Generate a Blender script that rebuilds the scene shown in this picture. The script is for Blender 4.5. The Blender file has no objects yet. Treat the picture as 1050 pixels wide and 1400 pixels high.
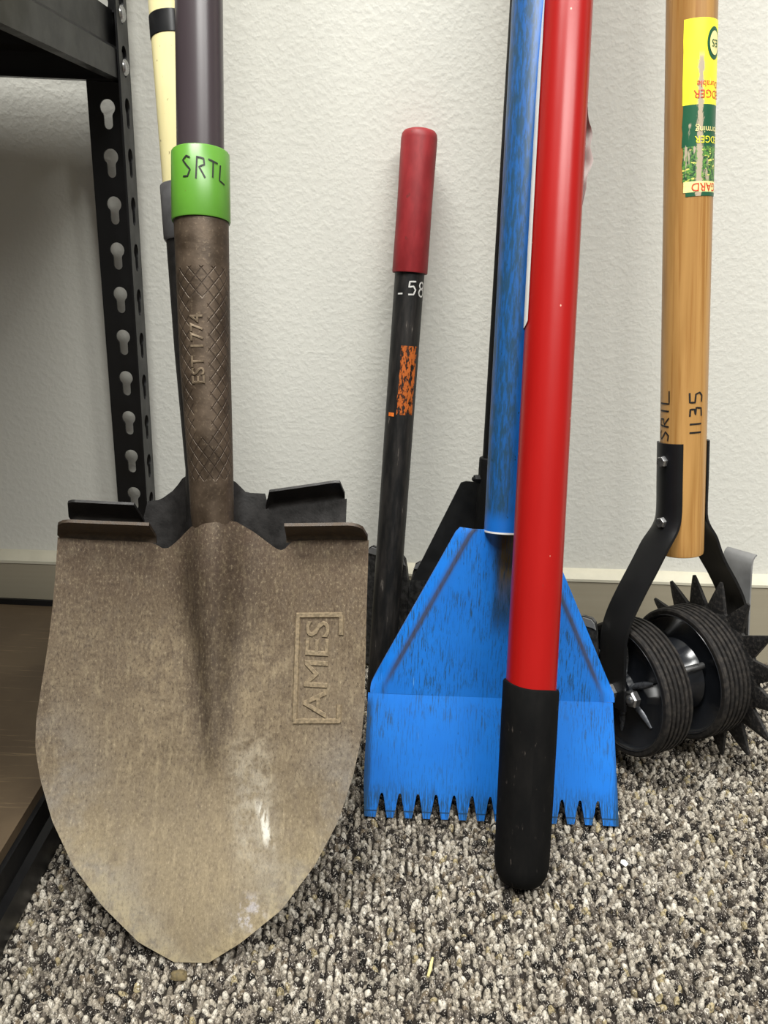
import bpy, bmesh, math, random
import numpy as np
from mathutils import Vector, Matrix
from mathutils.geometry import tessellate_polygon
random.seed(4)
RNG = np.random.default_rng(4)
C = bpy.context.scene.collection
SC = bpy.context.scene
pi = math.pi

# ------------------------------------------------------------------ camera
th, ro, ya = .3536, .0438, .0264
fw = Vector((math.sin(ya)*math.cos(th), math.cos(ya)*math.cos(th), -math.sin(th)))
rt = Vector((math.cos(ya), -math.sin(ya), 0))
up = rt.cross(fw)
r2 = math.cos(ro)*rt + math.sin(ro)*up
u2 = -math.sin(ro)*rt + math.cos(ro)*up
cd = bpy.data.cameras.new('camera')
cam = bpy.data.objects.new('camera', cd)
C.objects.link(cam)
cam.matrix_world = Matrix(((r2.x, u2.x, -fw.x, 0), (r2.y, u2.y, -fw.y, -.83), (r2.z, u2.z, -fw.z, .4685), (0, 0, 0, 1)))
cd.sensor_fit = 'HORIZONTAL'
cd.sensor_width = 36.0
cd.lens = 36.0*1120/1050
cd.clip_start = .01
SC.camera = cam
# ------------------------------------------------------------------ light
world = bpy.data.worlds.new('world')
SC.world = world
world.use_nodes = True
wb = world.node_tree.nodes['Background']
wb.inputs[0].default_value = (1.0, .96, .9, 1)
wb.inputs[1].default_value = .17


def ceiling_lamp(x, y, sx, sy, power, col=(1, .995, .955)):
    ld = bpy.data.lights.new('ceiling_panel', 'AREA')
    ld.shape = 'RECTANGLE'
    ld.size, ld.size_y = sx, sy
    ld.energy = power
    ld.color = col
    lo = bpy.data.objects.new('ceiling_panel', ld)
    lo.location = (x, y, 2.6)
    C.objects.link(lo)


ceiling_lamp(-.55, -.86, 1.2, .6, 88)
ceiling_lamp(1.6, -1.9, 1.2, .6, 52)
ceiling_lamp(.45, -2.1, 1.2, .6, 78)
SC.view_settings.view_transform = 'Standard'
SC.view_settings.look = 'None'
SC.view_settings.gamma = 1
SC.view_settings.use_curve_mapping = False
SC.view_settings.exposure = .2


# ------------------------------------------------------------------ node materials
def lin(r, g, b):
    f = lambda c: c/12.92 if c <= .04045 else ((c+.055)/1.055)**2.4
    return (f(r/255), f(g/255), f(b/255), 1)


class NB:
    def __init__(s, name):
        s.m = bpy.data.materials.new(name)
        s.m.use_nodes = True
        s.t = s.m.node_tree
        s.p = s.t.nodes['Principled BSDF']
        s.tc = s.t.nodes.new('ShaderNodeTexCoord')

    def n(s, typ, **kw):
        o = s.t.nodes.new(typ)
        for k, v in kw.items():
            setattr(o, k, v)
        return o

    def put(s, sock, v):
        if isinstance(v, bpy.types.NodeSocket):
            s.t.links.new(v, sock)
        else:
            sock.default_value = v

    def co(s, kind='UV', scale=(1, 1, 1), rot=(0, 0, 0)):
        m = s.n('ShaderNodeMapping')
        s.put(m.inputs[0], s.tc.outputs[kind])
        m.inputs['Scale'].default_value = scale
        m.inputs['Rotation'].default_value = rot
        return m.outputs[0]

    def noise(s, vec, scale=1., detail=3., rough=.55, dist=0.):
        o = s.n('ShaderNodeTexNoise')
        s.put(o.inputs['Vector'], vec)
        o.inputs['Scale'].default_value = scale
        o.inputs['Detail'].default_value = detail
        o.inputs['Roughness'].default_value = rough
        o.inputs['Distortion'].default_value = dist
        return o.outputs[0]

    def voro(s, vec, scale=1., out='Distance', rnd=1.):
        o = s.n('ShaderNodeTexVoronoi')
        s.put(o.inputs['Vector'], vec)
        o.inputs['Scale'].default_value = scale
        o.inputs['Randomness'].default_value = rnd
        return o.outputs[out]

    def rng(s, v, a, b, c=0., d=1.):
        o = s.n('ShaderNodeMapRange', interpolation_type='SMOOTHSTEP')
        s.put(o.inputs['Value'], v)
        o.inputs[1].default_value = a
        o.inputs[2].default_value = b
        o.inputs[3].default_value = c
        o.inputs[4].default_value = d
        return o.outputs[0]

    def math(s, op, a, b=0., c=0.):
        o = s.n('ShaderNodeMath', operation=op)
        s.put(o.inputs[0], a)
        s.put(o.inputs[1], b)
        s.put(o.inputs[2], c)
        return o.outputs[0]

    def mul(s, *a):
        r = a[0]
        for b in a[1:]:
            r = s.math('MULTIPLY', r, b)
        return r

    def mix(s, f, a, b):
        o = s.n('ShaderNodeMix', data_type='RGBA')
        s.put(o.inputs[0], f)
        s.put(o.inputs[6], a)
        s.put(o.inputs[7], b)
        return o.outputs[2]

    def xyz(s, kind='UV'):
        o = s.n('ShaderNodeSeparateXYZ')
        s.put(o.inputs[0], s.tc.outputs[kind])
        return o.outputs

    def band(s, v, c, w, soft):
        """1 where |v-c|<w, soft edge"""
        d = s.math('ABSOLUTE', s.math('SUBTRACT', v, c))
        return s.rng(d, w, w+soft, 1, 0)

    def bump(s, h, strength=.3, dist=.001):
        o = s.n('ShaderNodeBump')
        o.inputs['Strength'].default_value = strength
        o.inputs['Distance'].default_value = dist
        s.put(o.inputs['Height'], h)
        if s.p.inputs['Normal'].is_linked:
            s.put(o.inputs['Normal'], s.p.inputs['Normal'].links[0].from_socket)
        s.put(s.p.inputs['Normal'], o.outputs[0])

    def out(s, col, rough=.5, metal=0., spec=.5, alpha=None):
        s.put(s.p.inputs['Base Color'], col)
        s.put(s.p.inputs['Roughness'], rough)
        s.put(s.p.inputs['Metallic'], metal)
        s.put(s.p.inputs['Specular IOR Level'], spec)
        if alpha is not None:
            s.put(s.p.inputs['Alpha'], alpha)
        return s.m


def simple(name, col, rough=.5, metal=0., var=.25, nscale=60, kind='Object', bump=0., spec=.5, stretch=(1, 1, 1)):
    b = NB(name)
    n = b.noise(b.co(kind, stretch), nscale, 5)
    dark = tuple(c*(1-var) for c in col[:3])+(1,)
    lite = tuple(min(1, c*(1+var)) for c in col[:3])+(1,)
    c = b.mix(b.rng(n, .3, .7), dark, lite)
    if bump:
        b.bump(b.noise(b.co(kind, stretch), nscale*4, 4), bump, .001)
    return b.out(c, b.rng(n, .3, .7, rough*.85, min(1, rough*1.15)), metal, spec)


MT = {}
_a = Vector((.9195, .3910, .0408)).normalized()
_h = Vector((-.0998, .1316, .9863))
_h = (_h-_a*_h.dot(_a)).normalized()
_v = Vector((0, -.83, .4685))-Vector((.2933, -.1802, .0815))
LABEL_X = .019*(math.atan2(_v.dot(_a), -_v.dot(_h.cross(_a)))+math.radians(24))   # torn strip down the handle sticker


def build_materials():
    # wall paint with orange-peel roller texture
    b = NB('wall_paint')
    v = b.co('Object')
    n1 = b.noise(v, 165, 2, .5)
    n2 = b.noise(v, 330, 2, .5)
    h = b.math('ADD', b.rng(n1, .35, .75), b.mul(n2, .35))
    b.bump(h, .2, .0011)
    streak = b.noise(b.co('Object', (6, 1, 55)), 1., 3)
    b.bump(b.rng(streak, .6, .75), .08, .001)
    MT['wall'] = b.out(b.mix(b.noise(v, 2.5, 3), lin(208, 207, 198), lin(214, 213, 205)), .62, 0, .3)
    b = NB('baseboard_vinyl')
    n = b.noise(b.co('Object', (3, 1, 90)), 2, 4)
    b.bump(n, .12, .001)
    MT['base'] = b.out(b.mix(n, lin(146, 138, 119), lin(156, 148, 129)), .5)
    MT['cap'] = simple('cream_trim_paint', lin(192, 187, 168), .6, 0, .06, 40, bump=.2)
    # carpet
    b = NB('loop_pile_yarn')
    at = b.n('ShaderNodeAttribute', attribute_name='yarn')
    n = b.noise(b.co('Object', (1, .6, 1), (0, 0, .5)), 520, 3, .7)
    c = b.mix(b.rng(n, .36, .55, .25, 1), lin(30, 26, 23), at.outputs['Color'])
    n2 = b.noise(b.co('Object', (1, .5, 1)), 1100, 1)
    c = b.mix(b.rng(n2, .56, .72, 0, .7), c, lin(214, 206, 194))
    b.bump(n, .6, .0012)
    MT['yarn'] = b.out(c, .95, 0, .1)
    b = NB('far_carpet')
    v = b.voro(b.co('Object', (190, 230, 1)), 1, 'Color')
    d = b.voro(b.co('Object', (190, 230, 1)), 1)
    g = b.n('ShaderNodeSeparateColor')
    b.put(g.inputs[0], v)
    c = b.mix(b.rng(g.outputs[0], .25, .5), lin(40, 36, 33), lin(140, 131, 118))
    c = b.mix(b.rng(d, .35, .6), c, lin(40, 36, 32))
    b.bump(b.math('SUBTRACT', 1., d), .6, .004)
    MT['backing'] = b.out(c, .95, 0, .1)
    # dusty rusted shovel blade (uv in metres: u across, v from tip up)
    b = NB('dusty_steel_blade')
    u, vv, _ = b.xyz()
    uv = b.co('UV')
    fine = b.noise(b.co('UV', (620, 330, 1)), 1, 6, .8)
    mid = b.noise(uv, 95, 5, .65)
    big = b.noise(uv, 17, 5, .6)
    vst = b.noise(b.co('UV', (260, 55, 1)), 1, 4, .6)
    col = b.mix(b.rng(big, .35, .65), lin(94, 80, 64), lin(120, 106, 86))
    low = b.math('ADD', vv, b.mul(b.math('SUBTRACT', big, .5), .12))
    col = b.mix(b.mul(b.rng(low, .17, .03), .55), col, lin(150, 137, 110))
    col = b.mix(b.mul(b.rng(vst, .5, .68), .5), col, lin(150, 136, 110))
    # worn blue-grey steel along the curved lower edges
    ua = b.math('ABSOLUTE', u)
    ed = b.math('SUBTRACT', ua, b.mul(b.math('SQRT', b.math('MAXIMUM', vv, 0.)), .295))
    edge = b.mul(b.rng(ed, -.05, -.004), b.rng(vv, .19, .12), b.rng(big, .38, .58))
    col = b.mix(b.mul(edge, .6), col, lin(122, 119, 115))
    rim = b.mul(b.rng(ed, -.03, .0), b.rng(vv, .1, .03), b.rng(mid, .3, .6))
    col = b.mix(b.mul(rim, .6), col, lin(172, 158, 124))
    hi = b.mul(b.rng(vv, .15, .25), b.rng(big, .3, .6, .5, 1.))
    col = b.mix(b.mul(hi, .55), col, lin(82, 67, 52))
    dust = b.mul(b.band(ua, .034, .006, .026), b.band(vv, .165, .025, .05), b.rng(mid, .35, .65))
    col = b.mix(b.mul(dust, .4), col, lin(158, 142, 114))
    # pale smear right of the ridge
    sm = b.mul(b.band(b.math('ADD', u, b.mul(vv, .1)), .044, .005, .018), b.band(vv, .098, .02, .04), b.rng(mid, .3, .7))
    col = b.mix(b.mul(sm, .35), col, lin(205, 200, 185))
    sm3 = b.mul(b.band(b.math('ADD', u, b.mul(b.math('SUBTRACT', vv, .085), .3)), .043, .0012, .0045), b.band(vv, .086, .008, .01), b.rng(vst, .42, .55))
    col = b.mix(b.mul(sm3, .9), col, lin(216, 212, 200))
    sm2 = b.mul(b.band(u, .036, .004, .012), b.band(vv, .03, .004, .012), b.rng(mid, .47, .6))
    col = b.mix(b.mul(sm2, .6), col, lin(190, 188, 196))
    col = b.mix(b.rng(b.noise(b.co('UV', (150, 70, 1)), 1, 4, .7), .45, .7, 0, .5), col, lin(104, 92, 78))
    # dark worn ridge streak narrowing downwards
    rw = b.math('MULTIPLY_ADD', b.math('MAXIMUM', b.math('SUBTRACT', vv, .115), 0.), .16, .005)
    rd = b.math('DIVIDE', b.math('ABSOLUTE', b.math('SUBTRACT', u, .004)), rw)
    rid = b.mul(b.rng(rd, .6, 1.7, 1, 0), b.rng(vv, .115, .15))
    col = b.mix(b.mul(rid, b.rng(vst, .3, .6, .75, .35)), col, lin(66, 56, 48))
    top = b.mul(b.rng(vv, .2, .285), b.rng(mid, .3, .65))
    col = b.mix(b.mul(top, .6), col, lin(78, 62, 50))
    col = b.mix(b.rng(fine, .52, .74, 0, .75), col, lin(178, 163, 135))
    col = b.mix(b.mul(b.rng(fine, .5, .34, 0, .85), b.rng(vv, .03, .2, .5, 1.)), col, lin(58, 47, 38))
    b.bump(fine, .25, .0008)
    b.bump(mid, .15, .001)
    MT['blade'] = b.out(col, b.rng(mid, .3, .7, .5, .75), .25, .4)
    # forged socket with diamond knurling; uv: u arc, v length from neck
    b = NB('knurled_socket_steel')
    u, vv, _ = b.xyz()
    fine = b.noise(b.co('UV'), 400, 4, .6)
    big = b.noise(b.co('UV'), 45, 5, .6)

    def lines(k):
        f = b.math('FRACT', b.math('MULTIPLY', b.math('MULTIPLY_ADD', u, k, vv), 105.))
        return b.band(f, .5, .035, .05)
    gr = b.math('MAXIMUM', lines(1.15), lines(-1.15))
    side = b.math('ABSOLUTE', b.math('SUBTRACT', u, .057))
    clear = b.mul(b.rng(side, .006, .008, 1, 0), b.band(vv, .136, .044, .004))
    gr = b.mul(gr, b.band(vv, .132, .068, .002), b.math('SUBTRACT', 1., clear))
    col = b.mix(b.rng(big, .3, .7), lin(60, 49, 38), lin(90, 76, 62))
    col = b.mix(b.rng(fine, .55, .7, 0, .4), col, lin(128, 112, 92))
    col = b.mix(b.rng(vv, .07, -.01, 0, .55), col, lin(62, 50, 40))
    col = b.mix(b.mul(gr, .55), col, lin(48, 39, 32))
    b.bump(b.math('SUBTRACT', 1., gr), .55, .0012)
    b.bump(fine, .2, .0006)
    MT['socket'] = b.out(col, b.rng(big, .3, .7, .38, .6), .45, .5)
    MT['rust_raised'] = simple('raised_worn_letters', lin(112, 98, 80), .45, .4, .25, 300)
    MT['emb'] = simple('dusty_raised_stamp', lin(126, 111, 88), .6, .2, .3, 500, bump=.3)
    # fibreglass handle, purple grey
    b = NB('purple_fibreglass')
    n = b.noise(b.co('UV', (90, 14, 1)), 1, 5)
    c = b.mix(n, lin(54, 46, 49), lin(64, 56, 59))
    sc = b.voro(b.co('UV', (90, 28, 1)), 1.0)
    c = b.mix(b.rng(sc, .06, .02, 0, .7), c, lin(190, 182, 180))
    MT['purple'] = b.out(c, .3, 0, .4)
    b = NB('green_ferrule_paint')
    n = b.noise(b.co('UV'), 60, 5)
    c = b.mix(n, lin(76, 128, 38), lin(90, 144, 48))
    ch = b.noise(b.co('UV', (1, .5, 1)), 210, 3)
    c = b.mix(b.rng(ch, .69, .74), c, lin(96, 84, 44))
    MT['green'] = b.out(c, .35, 0, .5)
    b = NB('cream_fibreglass')
    n = b.noise(b.co('UV', (120, 30, 1)), 1, 5)
    c = b.mix(n, lin(226, 212, 152), lin(238, 228, 178))
    s = b.noise(b.co('UV', (260, 170, 1)), 1, 3)
    c = b.mix(b.rng(s, .68, .74), c, lin(120, 105, 70))
    MT['cream'] = b.out(c, .42)
    MT['tape'] = simple('black_tape', lin(24, 24, 25), .3, 0, .2, 40)
    MT['collar'] = simple('grey_painted_collar', lin(84, 83, 84), .5, .2, .15, 90)
    MT['stepsteel'] = simple('shaded_rusty_step_steel', lin(66, 55, 44), .55, .3, .35, 260, bump=.2)  # rusty steel, darkened further: shade of the overhanging step put into the colour
    MT['darksteel'] = simple('black_painted_steel_worn', lin(36, 34, 33), .5, .3, .3, 120, bump=.15)
    # blue scraper paint with dirt scratches
    b = NB('scratched_blue_paint')
    u, vv, _ = b.xyz()
    n = b.noise(b.co('UV'), 25, 4)
    c = b.mix(n, lin(15, 96, 184), lin(26, 114, 203))
    s1 = b.noise(b.co('UV', (800, 60, 1), (0, 0, .05)), 1, 6, .75)
    pat = b.noise(b.co('UV'), 22, 3)
    lowv = b.rng(vv, .02, .115)
    d = b.mul(b.rng(s1, .5, .6), b.rng(pat, .33, .58), b.rng(lowv, 0, 1, .45, 1.))
    c = b.mix(b.mul(d, .9), c, lin(18, 58, 84))
    sd = b.mul(b.rng(b.math('ADD', b.math('ABSOLUTE', u), b.mul(s1, .006)), .1015, .107), b.rng(vv, .1, .09))
    c = b.mix(b.mul(sd, .8), c, lin(20, 44, 60))
    s2 = b.noise(b.co('UV', (700, 90, 1), (0, 0, -.15)), 1, 3, .6)
    c = b.mix(b.rng(s2, .67, .73, 0, .9), c, lin(16, 34, 44))
    s3 = b.noise(b.co('UV', (900, 30, 1), (0, 0, .9)), 1, 2)
    c = b.mix(b.rng(s3, .75, .78, 0, .5), c, lin(120, 175, 225))
    # rust streak under the tube and dirt at the tooth roots
    ad = b.math('ABSOLUTE', b.math('SUBTRACT', u, .003))
    st = b.mul(b.rng(b.math('ADD', ad, b.mul(s1, .006)), .016, .009), b.rng(vv, .145, .175))
    c = b.mix(b.mul(st, b.rng(s1, .35, .6, 1., .6)), c, lin(24, 40, 44))
    st2 = b.mul(b.rng(ad, .008, .003), b.rng(vv, .17, .215), b.rng(s1, .35, .55))
    c = b.mix(st2, c, lin(74, 60, 22))
    c = b.mix(b.mul(b.band(vv, .0060, .0003, .0006), .8), c, lin(14, 34, 48))
    c = b.mix(b.mul(b.rng(vv, .034, .012), b.rng(s1, .42, .56), .75), c, lin(26, 60, 84))
    # rubbed line along the folded edges (attribute painted where the fold is)
    fo = b.n('ShaderNodeAttribute', attribute_name='fold')
    c = b.mix(b.mul(b.math('MINIMUM', fo.outputs['Fac'], 1.), b.rng(s1, .3, .6, 1, .7)), c, lin(54, 45, 22))
    b.bump(s1, .06, .0006)
    MT['blue'] = b.out(c, b.rng(d, 0, 1, .38, .6), 0, .5)
    b = NB('scratched_blue_tube_paint')
    u, vv, _ = b.xyz()
    n = b.noise(b.co('UV'), 25, 4)
    c = b.mix(n, lin(12, 88, 170), lin(22, 102, 186))
    s1 = b.noise(b.co('UV', (420, 60, 1)), 1, 5, .7)
    # the rubbed front of the tube: dirt sits from the front seam to the right
    face = b.mul(b.rng(u, .046, .052), b.rng(vv, .006, .02))
    c = b.mix(b.mul(face, b.rng(s1, .4, .58, .45, .9)), c, lin(30, 60, 76))
    ch = b.noise(b.co('UV', (240, 110, 1)), 1, 3)
    c = b.mix(b.rng(ch, .7, .74, 0, .9), c, lin(12, 44, 44))
    MT['bluetube'] = b.out(c, .38, 0, .5)
    # red pole
    b = NB('red_enamel')
    n = b.noise(b.co('UV', (70, 14, 1)), 1, 4)
    c = b.mix(n, lin(140, 14, 12), lin(152, 19, 16))
    ch = b.voro(b.co('UV', (75, 28, 1)), 1)
    cm = b.noise(b.co('UV'), 30, 2)
    c = b.mix(b.mul(b.rng(ch, .1, .05), b.rng(cm, .55, .62)), c, lin(96, 40, 34))
    c = b.mix(b.rng(b.voro(b.co('UV', (55, 40, 1), (0, 0, .4)), 1), .045, .02), c, lin(216, 160, 140))
    b.bump(b.noise(b.co('UV'), 45, 2), .05, .001)
    MT['red'] = b.out(c, .3, 0, .32)
    b = NB('black_rubber_grip')
    n = b.noise(b.co('UV', (1, .5, 1)), 55, 5, .6)
    c = b.mix(b.rng(n, .35, .75), lin(9, 9, 9), lin(18, 17, 16))
    s = b.noise(b.co('UV', (300, 70, 1)), 1, 4)
    c = b.mix(b.rng(s, .64, .75, 0, .5), c, lin(92, 84, 78))
    b.bump(n, .1, .001)
    MT['rubber'] = b.out(c, .8, 0, .1)
    b = NB('red_vinyl_grip')
    n = b.noise(b.co('UV', (1, .4, 1)), 60, 5, .6)
    c = b.mix(b.rng(n, .35, .7), lin(124, 28, 32), lin(146, 40, 44))
    c = b.mix(b.rng(b.noise(b.co('UV'), 110, 3), .67, .74, 0, .7), c, lin(96, 40, 36))
    MT['redgrip'] = b.out(c, .52, 0, .4)
    b = NB('scuffed_black_bar')
    n = b.noise(b.co('UV', (170, 26, 1)), 1, 5, .65)
    c = b.mix(b.rng(n, .38, .66), lin(20, 20, 20), lin(44, 41, 39))
    c = b.mix(b.rng(n, .64, .74, 0, .7), c, lin(132, 124, 116))
    b.bump(n, .12, .001)
    MT['bar'] = b.out(c, .5, .2, .4)
    b = NB('orange_paint_patch')
    n = b.noise(b.co('UV', (330, 110, 1), (0, 0, .25)), 1, 5, .7)
    MT['orange'] = b.out(b.mix(b.rng(n, .3, .7), lin(150, 72, 18), lin(182, 94, 30)), .6, 0, .4, b.rng(n, .46, .5))
    MT['orange_solid'] = simple('orange_paint_dash', lin(220, 112, 36), .6, 0, .15, 200)
    MT['chalk'] = simple('white_paint_pen', lin(196, 194, 190), .7, 0, .2, 400)
    MT['blackmatte'] = simple('matte_black_paint', lin(12, 12, 12), .6, 0, .2, 60, spec=.25)
    b = NB('greased_grey_tine_steel')
    n = b.noise(b.co('Object'), 180, 5)
    MT['tine'] = b.out(b.mix(b.rng(n, .35, .7), lin(50, 50, 50), lin(92, 91, 90)), .42, .5, .5)
    # wood handle
    b = NB('varnished_wood')
    g = b.noise(b.co('UV', (210, 5.5, 1)), 1, 5, .6, .4)
    g2 = b.noise(b.co('UV', (60, 3, 1)), 1, 4, .5, 1.)
    c = b.mix(b.rng(g2, .35, .65), lin(148, 108, 56), lin(176, 134, 78))
    c = b.mix(b.rng(g, .48, .68, 0, .7), c, lin(138, 92, 40))
    c = b.mix(b.rng(b.noise(b.co('UV', (330, 60, 1)), 1, 3), .72, .78, 0, .8), c, lin(84, 56, 28))
    b.bump(g, .06, .0006)
    MT['wood'] = b.out(c, .34, 0, .5)
    MT['marker'] = simple('black_marker_ink', lin(18, 17, 18), .5, 0, .1, 60)

    def sticker(name, c0, c1, sc=300):
        b = NB(name)
        n = b.noise(b.co('UV', (1, .35, 1)), 120, 4, .6)
        w = b.noise(b.co('UV', (110, 22, 1)), 1, 4, .7)
        c = b.mix(n, c0, c1)
        w2 = b.noise(b.co('UV', (500, 160, 1)), 1, 4, .7)
        x_, z_, _ = b.xyz()
        tear = b.rng(b.math('ADD', b.math('ABSOLUTE', b.math('SUBTRACT', x_, LABEL_X)), b.mul(w2, .007)), .0062, .0050)
        tear = b.mul(tear, b.rng(z_, .515, .508))
        c = b.mix(b.math('MAXIMUM', tear, b.rng(w, .62, .66)), c, lin(172, 158, 136))
        return b.out(c, .4, 0, .4)
    MT['lyellow'] = sticker('worn_yellow_sticker', lin(238, 230, 44), lin(246, 240, 70))
    MT['lgreen'] = sticker('worn_green_sticker', lin(22, 74, 50), lin(34, 92, 62))
    b = NB('worn_garden_picture_print')
    x_, z_, _ = b.xyz()
    n = b.noise(b.co('UV'), 330, 4, .7)
    n2 = b.noise(b.co('UV', (.4, 1, 1)), 420, 3)
    w = b.noise(b.co('UV', (110, 22, 1)), 1, 4, .7)
    c = b.mix(b.rng(n, .42, .58), lin(20, 60, 42), lin(90, 140, 60))
    c = b.mix(b.rng(n2, .58, .66), c, lin(226, 222, 110))
    tear = b.rng(b.math('ADD', b.math('ABSOLUTE', b.math('SUBTRACT', x_, LABEL_X)), b.mul(n, .006)), .0058, .0048)
    c = b.mix(b.math('MAXIMUM', tear, b.rng(w, .58, .62)), c, lin(172, 158, 136))
    MT['lpic'] = b.out(c, .45)
    MT['lcream'] = simple('cream_sticker_strip', lin(232, 222, 150), .45, 0, .12, 300)
    MT['lred'] = simple('red_sticker_print', lin(206, 64, 40), .5, 0, .15, 300)
    MT['white_label'] = simple('white_vinyl_sticker', lin(226, 224, 220), .45, 0, .04, 60)
    # edger
    b = NB('black_powder_coat')
    n = b.noise(b.co('Object'), 45, 4)
    c = b.mix(n, lin(13, 13, 14), lin(22, 22, 23))
    s = b.noise(b.co('Object', (1, 1, .3)), 26, 4)
    c = b.mix(b.rng(s, .6, .72, 0, .5), c, lin(74, 72, 70))
    MT['coat'] = b.out(c, .38, 0, .32)
    b = NB('dusty_tyre_rubber')
    n = b.noise(b.co('Object'), 230, 4, .6)
    c = b.mix(b.rng(n, .4, .7), lin(22, 20, 19), lin(46, 42, 38))
    b.bump(n, .2, .0008)
    MT['tyre'] = b.out(c, .75, 0, .3)
    MT['hub'] = simple('gloss_black_plastic', lin(26, 28, 32), .22, 0, .2, 40)
    b = NB('cast_spike_iron')
    n = b.noise(b.co('Object'), 330, 4, .65)
    b.bump(n, .5, .0012)
    MT['spike'] = b.out(b.mix(b.rng(n, .45, .75), lin(27, 26, 26), lin(66, 62, 58)), .6, .2, .4)
    MT['ribmetal'] = simple('highlit_pressed_rib', lin(70, 72, 76), .28, .4, .2, 200)  # paler than the disc: highlights along the ribs put into the colour
    MT['zinc'] = simple('zinc_bolt', lin(172, 172, 172), .3, .95, .12, 200)
    MT['greysteel'] = simple('grey_steel_strap', lin(138, 138, 138), .4, .4, .12, 60)
    # shelf
    MT['shelf'] = simple('black_shelf_enamel', lin(12, 12, 13), .42, 0, .15, 40, spec=.4)
    b = NB('brown_hardboard')
    n = b.noise(b.co('Object', (14, 330, 1)), 1, 5, .65)
    n2 = b.noise(b.co('Object'), 14, 4)
    c = b.mix(b.rng(n2, .3, .7), lin(72, 59, 44), lin(86, 72, 54))
    c = b.mix(b.rng(n, .58, .7, 0, .6), c, lin(130, 112, 84))
    c = b.mix(b.rng(n, .42, .3, 0, .5), c, lin(74, 60, 44))
    b.bump(n, .1, .0006)
    MT['board'] = b.out(c, .5)
    MT['bin'] = simple('black_bin_plastic', lin(38, 38, 40), .45, 0, .12, 30)
    MT['straw'] = simple('dry_straw', lin(196, 184, 128), .7, 0, .2, 300)
    MT['paper'] = simple('white_paper_scrap', lin(230, 228, 222), .7, 0, .04, 300)
    MT['clod'] = simple('dry_soil', lin(96, 84, 58), .9, 0, .3, 400)
    b = NB('clear_wrinkled_film')
    MT['film'] = b.out(lin(240, 238, 232), .14, .0, 1.)
    MT['copper'] = simple('bare_copper_rivet', lin(176, 128, 100), .4, .5, .15, 200)


build_materials()
# ------------------------------------------------------------------ mesh helpers
def root_loc(p):
    while p is not None and p.parent is not None:
        p = p.parent
    return Vector(p.location) if p is not None else Vector((0, 0, 0))


def mesh(name, V, F, mat, parent=None, uv=None, local=False, smooth=True, angle=40, loc=None):
    me = bpy.data.meshes.new(name)
    V = np.asarray(V, float)
    off = np.array(loc if loc is not None else ((0, 0, 0) if local or parent is None else root_loc(parent)))
    me.from_pydata((V-off).tolist(), [], F)
    if uv is not None:
        l = me.uv_layers.new(name='UVMap')
        flat = [c for f in uv for c in f]
        for i, c in enumerate(flat):
            l.data[i].uv = c
    me.validate(clean_customdata=False)
    bm = bmesh.new()
    bm.from_mesh(me)
    bmesh.ops.recalc_face_normals(bm, faces=bm.faces)
    bm.to_mesh(me)
    bm.free()
    if smooth:
        me.polygons.foreach_set('use_smooth', [True]*len(me.polygons))
        me.set_sharp_from_angle(angle=math.radians(angle))
    if mat:
        me.materials.append(mat)
    o = bpy.data.objects.new(name, me)
    C.objects.link(o)
    if parent is not None:
        o.parent = parent
    if loc is not None:
        o.location = loc
    return o


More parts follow.
